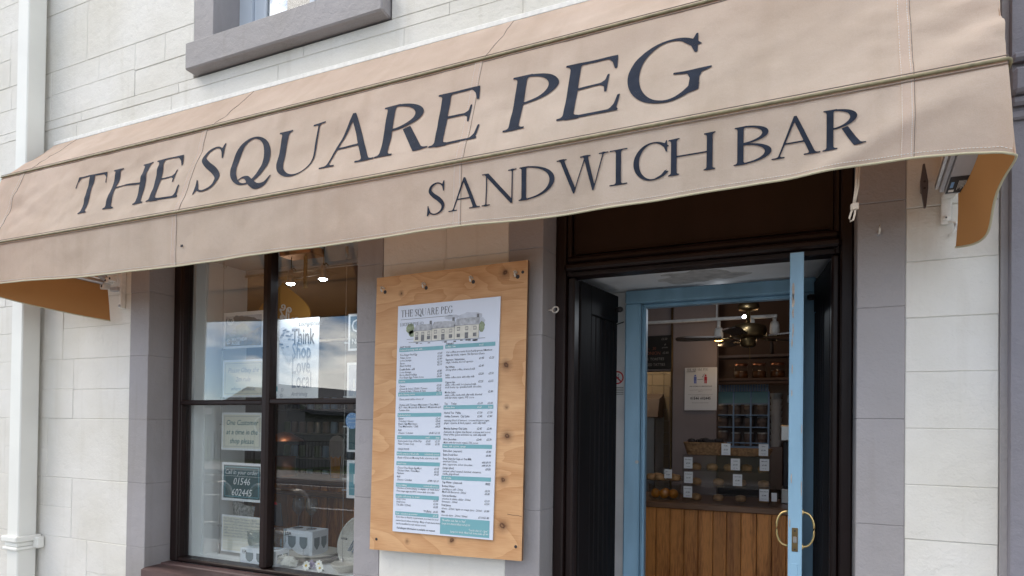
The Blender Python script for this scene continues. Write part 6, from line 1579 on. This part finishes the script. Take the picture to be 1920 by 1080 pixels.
# display case with price cards
dcse = thing('display_case', 'clear acrylic display case of cakes on the counter', 'display case', (-.41, 1.75, 1.038))
B().box(-.665, -.163, 1.675, 1.678, 1.04, 1.325).build('front_sheet', M['perspex'], dcse); B().box(-.665, -.662, 1.679, 1.95, 1.04, 1.325).box(-.166, -.163, 1.679, 1.95, 1.04, 1.325).build('side_sheet', M['perspex'], dcse)
for z in (1.135, 1.23, 1.325): B().box(-.665, -.163, 1.675, 1.95, z, z + .004).build('shelf', M['perspex'], dcse)
random.seed(17)
bn = None
for z, n in ((1.04, 4), (1.139, 4), (1.234, 5)):
    for i in range(n):
        x = -.60 + i * (.40 / (n - 1)); lb = 'baked cake on a shelf of the acrylic display case'
        if bn is None:
            bn = thing('cake', lb, 'cake', (x, 1.80, z + .0005), 'cakes in the display case'); B().lathe([(0, 0), (.030, 0), (.036, .018), (.028, .034), (0, .042)], (x, 1.80, z + .0005), 12).build('cake', M['bun'], bn, True); b0 = Vector((x, 1.80, z + .0005))
        else: copy_tree(bn, Vector((x, 1.80 + random.uniform(-.02, .04), z + .0005)) - b0)
CARDS = [(-.408, 1.369), (-.196, 1.370), (-.630, 1.279), (-.353, 1.279), (-.190, 1.282), (-.628, 1.189), (-.340, 1.185), (-.631, 1.099), (-.191, 1.103)]
CL = ['in front of the basket, left of the middle', 'topmost at the right end', 'upper left on the display case', 'upper middle on the display case', 'upper right on the display case', 'middle left on the display case', 'below the upper middle one', 'lowest at the left end', 'lowest at the right end']
CN = [('Truffle', '£1.20'), ('Tablet', '£1.00'), ('Rice Krispie', '£1.30'), ('Caramel', '£1.60'), ('Millionaire', '£1.60'), ('Rocky Road', '£1.60'), ('Carrot Cake', '£1.80'), ('Cheese Scone', '£1.50'), ('Empire Biscuit', '£1.40')]
for (x, z), l, (nm, pr) in zip(CARDS, CL, CN):
    t = thing('price_card', 'white price card ' + l, 'price card', (x, 1.672, z - .034), 'price cards on the display case')
    B().box(x - .026, x + .026, 1.6715, 1.673, z - .035, z + .035).build('card', M['card'], t)
    b = B(); b.text(nm, .0085, lambda a, c: (x + a, 1.671, z + .018 + c), 'CENTER', 0, .9, 1, .01); b.text(pr, .012, lambda a, c: (x + a, 1.671, z - .006 + c), 'CENTER', 0, .9, 1, .02); b.text('contains gluten', .0055, lambda a, c: (x + a, 1.671, z - .024 + c), 'CENTER', 0, .9, 1)
    b.build('lettering', M['inktext'], t)
bk = thing('wicker_basket', 'brown wicker basket on top of the display case', 'basket', (-.54, 1.80, 1.3295))
b = B()
for k in range(9):
    z = 1.3335 + k * .0085; g = k / 8; hx_, hy_ = .105 + .022 * g, .075 + .015 * g
    b.tube([(-.545 + hx_ * math.copysign(abs(math.cos(a)) ** .6, math.cos(a)), 1.80 + hy_ * math.copysign(abs(math.sin(a)) ** .6, math.sin(a)) + .002 * (k % 2), z) for a in [2 * PI * i / 28 for i in range(28)]], .0058, 6, closed=True)
b.build('weave', M['wicker'], bk, True); B().box(-.64, -.45, 1.735, 1.865, 1.3297, 1.3345).build('base', M['wicker'], bk)
b = B()
for k in range(16): b.ball((-.545 + random.uniform(-.10, .10), 1.80 + random.uniform(-.05, .05), 1.408 + random.uniform(0, .012)), random.uniform(.016, .026), 8, 1, 1, .7)
o = tag(b.build('wrapped_sweets', M['black']), 'dark wrapped sweets heaped in the wicker basket', 'sweets'); o['kind'] = 'stuff'
bk2 = thing('wicker_tray', 'flat wicker tray of dark sweets beside the basket', 'tray', (-.30, 1.80, 1.3295))
b = B()
for k in range(5):
    z = 1.3335 + k * .0085; hx_, hy_ = .13 + .004 * k, .08
    b.tube([(-.30 + hx_ * math.copysign(abs(math.cos(a)) ** .6, math.cos(a)), 1.81 + hy_ * math.copysign(abs(math.sin(a)) ** .6, math.sin(a)), z) for a in [2 * PI * i / 28 for i in range(28)]], .0056, 6, closed=True)
b.build('weave', M['wicker'], bk2, True); B().box(-.42, -.18, 1.74, 1.88, 1.3297, 1.3345).build('base', M['wicker'], bk2)
ob_ = thing('fruit_bowl', 'clear glass bowl of oranges at the left end of the counter', 'bowl', (-.79, 1.76, 1.0385))
B().lathe([(0, .0), (.085, .0), (.098, .01), (.104, .095), (.101, .095), (.094, .012), (0, .006)], (-.79, 1.76, 1.0385), 28).build('bowl', M['clear'], ob_, True)
og = None
for x, y, lb in ((-.842, 1.735, 'left orange in the glass bowl'), (-.785, 1.715, 'middle orange in the glass bowl'), (-.730, 1.740, 'right orange in the glass bowl'), (-.79, 1.80, 'orange at the back of the glass bowl')):
    p = Vector((x, y, 1.0455))
    if og is None:
        og = thing('orange', lb, 'orange', tuple(p), 'oranges in the glass bowl'); B().ball((x, y, 1.0455 + .030), .030, 16).build('peel', M['orange'], og, True); g0 = p
    else: copy_tree(og, p - g0, lb)
cs_ = thing('cake_stand', 'glass cake stand of scones above the oranges', 'cake stand', (-.80, 1.80, 1.14))
B().lathe([(0, .004), (.125, .004), (.13, .012), (.127, .014), (.12, .008), (0, .008)], (-.80, 1.80, 1.150), 28).build('plate', M['clear'], cs_, True); B().lathe([(.05, 1.0385 - 1.150), (.012, -.09), (.010, -.01), (.03, .003)], (-.80, 1.86, 1.150), 14).build('stem', M['clear'], cs_, True)
sc0 = None
for x, y in ((-.875, 1.76), (-.815, 1.74), (-.72, 1.755), (-.76, 1.82), (-.85, 1.83)):
    p = Vector((x, y, 1.159))
    if sc0 is None: sc0 = thing('scone', 'round pale scone on the glass cake stand', 'scone', tuple(p), 'scones on the cake stand'); B().lathe([(0, 0), (.030, 0), (.034, .02), (.026, .036), (0, .040)], tuple(p), 12).build('scone', M['bun'], sc0, True); s0 = p
    else: copy_tree(sc0, p - s0)
t = thing('price_card', 'white price card standing among the scones', 'price card', (-.757, 1.70, 1.165), 'price cards on the display case'); B().box(-.782, -.734, 1.70, 1.7015, 1.175, 1.232).build('card', M['card'], t)
b = B(); b.text('Fruit Scone', .0085, lambda a, c: (-.758 + a, 1.6993, 1.215 + c), 'CENTER', 0, .8, 1); b.text('£1.50', .011, lambda a, c: (-.758 + a, 1.6993, 1.195 + c), 'CENTER', 0, .9, 1, .02); b.build('lettering', M['inktext'], t)
hsn = thing('hand_gel', 'small clear bottle with a white label at the right end of the counter', 'bottle', (-.135, 1.69, 1.0385))
B().lathe([(0, 0), (.022, 0), (.024, .01), (.024, .09), (.010, .105), (.010, .12), (0, .12)], (-.135, 1.69, 1.0385), 14).build('bottle', M['clear'], hsn, True); B().box(-.150, -.120, 1.6640, 1.6648, 1.07, 1.12).build('label', M['card'], hsn)
# ceiling fan
fn_ = thing('ceiling_fan', 'dark bladed brass ceiling fan inside the doorway', 'ceiling fan', (-.281, 1.6, 2.62))
fx, fy = -.281, 1.60
B().tube([(fx, fy, 2.12), (fx, fy, 2.62)], .012, 12).build('rod', M['bronze'], fn_, True); B().lathe([(.03, .05), (.055, .03), (.062, 0), (.05, -.012), (.0, -.02)], (fx, fy, 2.205), 20).build('canopy', M['bronze'], fn_, True)
B().lathe([(0, .045), (.06, .045), (.098, .03), (.105, .0), (.098, -.028), (.06, -.040), (0, -.04)], (fx, fy, 2.065), 28).build('motor', M['bronze'], fn_, True); B().lathe([(.045, 0), (.045, -.04), (.03, -.05), (0, -.05)], (fx, fy, 2.025), 20).build('switch_cup', M['bronze'], fn_, True)
B().tube([(fx + .01, fy - .02, 1.98), (fx + .012, fy - .02, 1.90)], .0015, 5).build('pull_chain', M['brass'], fn_)
for k in range(5):
    a = rad(188 + 72 * k); d = Vector((math.cos(a), math.sin(a), 0)); s = Vector((-d.y, d.x, .12)).normalized(); c = Vector((fx, fy, 2.032))
    b = B(); q = lambda r, w, z: tuple(c + d * r + s * w + Vector((0, 0, z)))
    P = [(.15, -.035), (.36, -.048), (.405, -.035), (.415, 0), (.405, .035), (.36, .048), (.15, .035)]
    b.add([q(r, w, .004) for r, w in P] + [q(r, w, -.004) for r, w in P], [tuple(range(7)), tuple(range(13, 6, -1))] + [(i, i + 7, (i + 1) % 7 + 7, (i + 1) % 7) for i in range(7)])
    bl = b.build('blade', M['blade'], fn_)
    b = B(); b.tube([q(.07, 0, .008), q(.12, 0, -.004), q(.19, .012, -.006)], .006, 6).tube([q(.12, 0, -.004), q(.19, -.012, -.006)], .005, 6); b.build('blade_arm', M['bronze'], bl, True)
# track lights
tl = thing('track_light', 'pale ceiling track with small lamps inside the doorway', 'track light', (-.6, 1.95, 2.25))
B().cbox(-4.6, -.135, 1.94, 1.965, 2.198, 2.218, .003).build('track', M['white_metal'], tl); B().tube([(-.5, 1.95, 2.218), (-.5, 1.95, 2.62)], .006, 8).tube([(-1.2, 1.95, 2.218), (-1.2, 1.95, 2.62)], .006, 8).build('hanger', M['white_metal'], tl)
def lamp(x, y, z, rx, m, top, lens_r=.024):
    lm = B().tube([(x, y, top), (x, y, z + .075)], .012, 8).lathe([(0, .085), (.022, .082), (.028, .06), (.030, .02), (.027, .0)], (x, y, z), 16).build('lamp', M['white_metal'], tl, True)
    B().lathe([(0, -.006), (.018, -.004), (.025, .002)], (x, y, z), 14).build('lens', M[m], lm, True)
lamp(-3.9, 1.95, 2.067, 0, 'led_warm', 2.198); lamp(-.487, 1.95, 2.067, 0, 'led_warm', 2.198); lamp(-.150, 1.95, 2.09, 0, 'led_warm', 2.198)  # leftmost lamp added on a lengthened track to brighten the counter
lm = B().lathe([(0, .05), (.022, .045), (.026, .0)], (-.292, 1.93, 2.178), 14, 'y').build('lamp', M['white_metal'], tl, True)
B().ball((-.290, 1.42, 2.128), .010, 10).build('lens', M['led_white'], fn_, True)
for (x, y, z, e, c) in ((-3.9, 1.60, 2.04, 2.2, (1, .80, .58)), (-.487, 1.95, 2.04, .45, (1, .68, .40)), (-.150, 1.95, 2.06, .35, (1, .68, .40)), (-.40, 1.20, 2.11, 1.6, (.85, .92, 1))):  # first light is added fill for the counter behind the window
    ld = bpy.data.lights.new('lamp_light', 'POINT'); ld.energy = e; ld.color = c; ld.shadow_soft_size = .03
    lo = bpy.data.objects.new('lamp_light', ld); COL.objects.link(lo); lo.parent = tl; lo.location = Vector((x, y, z)) - WLOC[tl.name]
kl = thing('kitchen_lamp', 'small warm ceiling lamp lighting the kitchen tiles', 'lamp', (-1.2, 2.72, 2.62))
B().tube([(-1.2, 2.72, 2.40), (-1.2, 2.72, 2.62)], .004, 6).lathe([(.03, 0), (.06, -.05), (.058, -.05), (.028, -.002)], (-1.2, 2.72, 2.40), 14).build('shade', M['white_metal'], kl, True); B().ball((-1.2, 2.72, 2.36), .022, 10).build('bulb', M['led_warm'], kl, True)
ld = bpy.data.lights.new('lamp_light', 'POINT'); ld.energy = 2.6; ld.color = (1, .80, .56); ld.shadow_soft_size = .03
lo = bpy.data.objects.new('lamp_light', ld); COL.objects.link(lo); lo.parent = kl; lo.location = Vector((0, 0, -.32))
# shop screen in front of the counter, and the no smoking sign in the porch
ss = thing('no_smoking_sign', 'red and white no smoking sign beside the blue door frame', 'sign', (-.82, .716, 1.648))
B().box(-.866, -.792, .7165, .7185, 1.648, 1.782).build('plate', M['card'], ss)
cx_, cz_ = -.831, 1.742; b = B(); yb_ = .7158
b.lathe([(.026, 0), (.033, 0)], (cx_, yb_, cz_), 32, 'y'); v = Vector((.021, -.021)); w_ = Vector((.0026, .0026)); b.add([(cx_ - .021 - .0026, yb_ - .0003, cz_ + .021 - .0026), (cx_ + .021 - .0026, yb_ - .0003, cz_ - .021 - .0026), (cx_ + .021 + .0026, yb_ - .0003, cz_ - .021 + .0026), (cx_ - .021 + .0026, yb_ - .0003, cz_ + .021 + .0026)], [(0, 1, 2, 3)])
b.build('ring', M['red'], ss)
b = B(); b.add([(cx_ - .019, yb_ + .0001, cz_ - .012), (cx_ + .010, yb_ + .0001, cz_ - .001), (cx_ + .0085, yb_ + .0001, cz_ + .004), (cx_ - .0205, yb_ + .0001, cz_ - .007)], [(0, 1, 2, 3)]); b.tube([(cx_ + .008, yb_, cz_ + .006), (cx_ + .004, yb_, cz_ + .012), (cx_ + .010, yb_, cz_ + .018)], .0014, 4)
for k in range(5): b.box(-.860, -.798, yb_, yb_ + .0002, 1.692 - k * .0085, 1.6945 - k * .0085)
b.build('print', M['inktext'], ss)
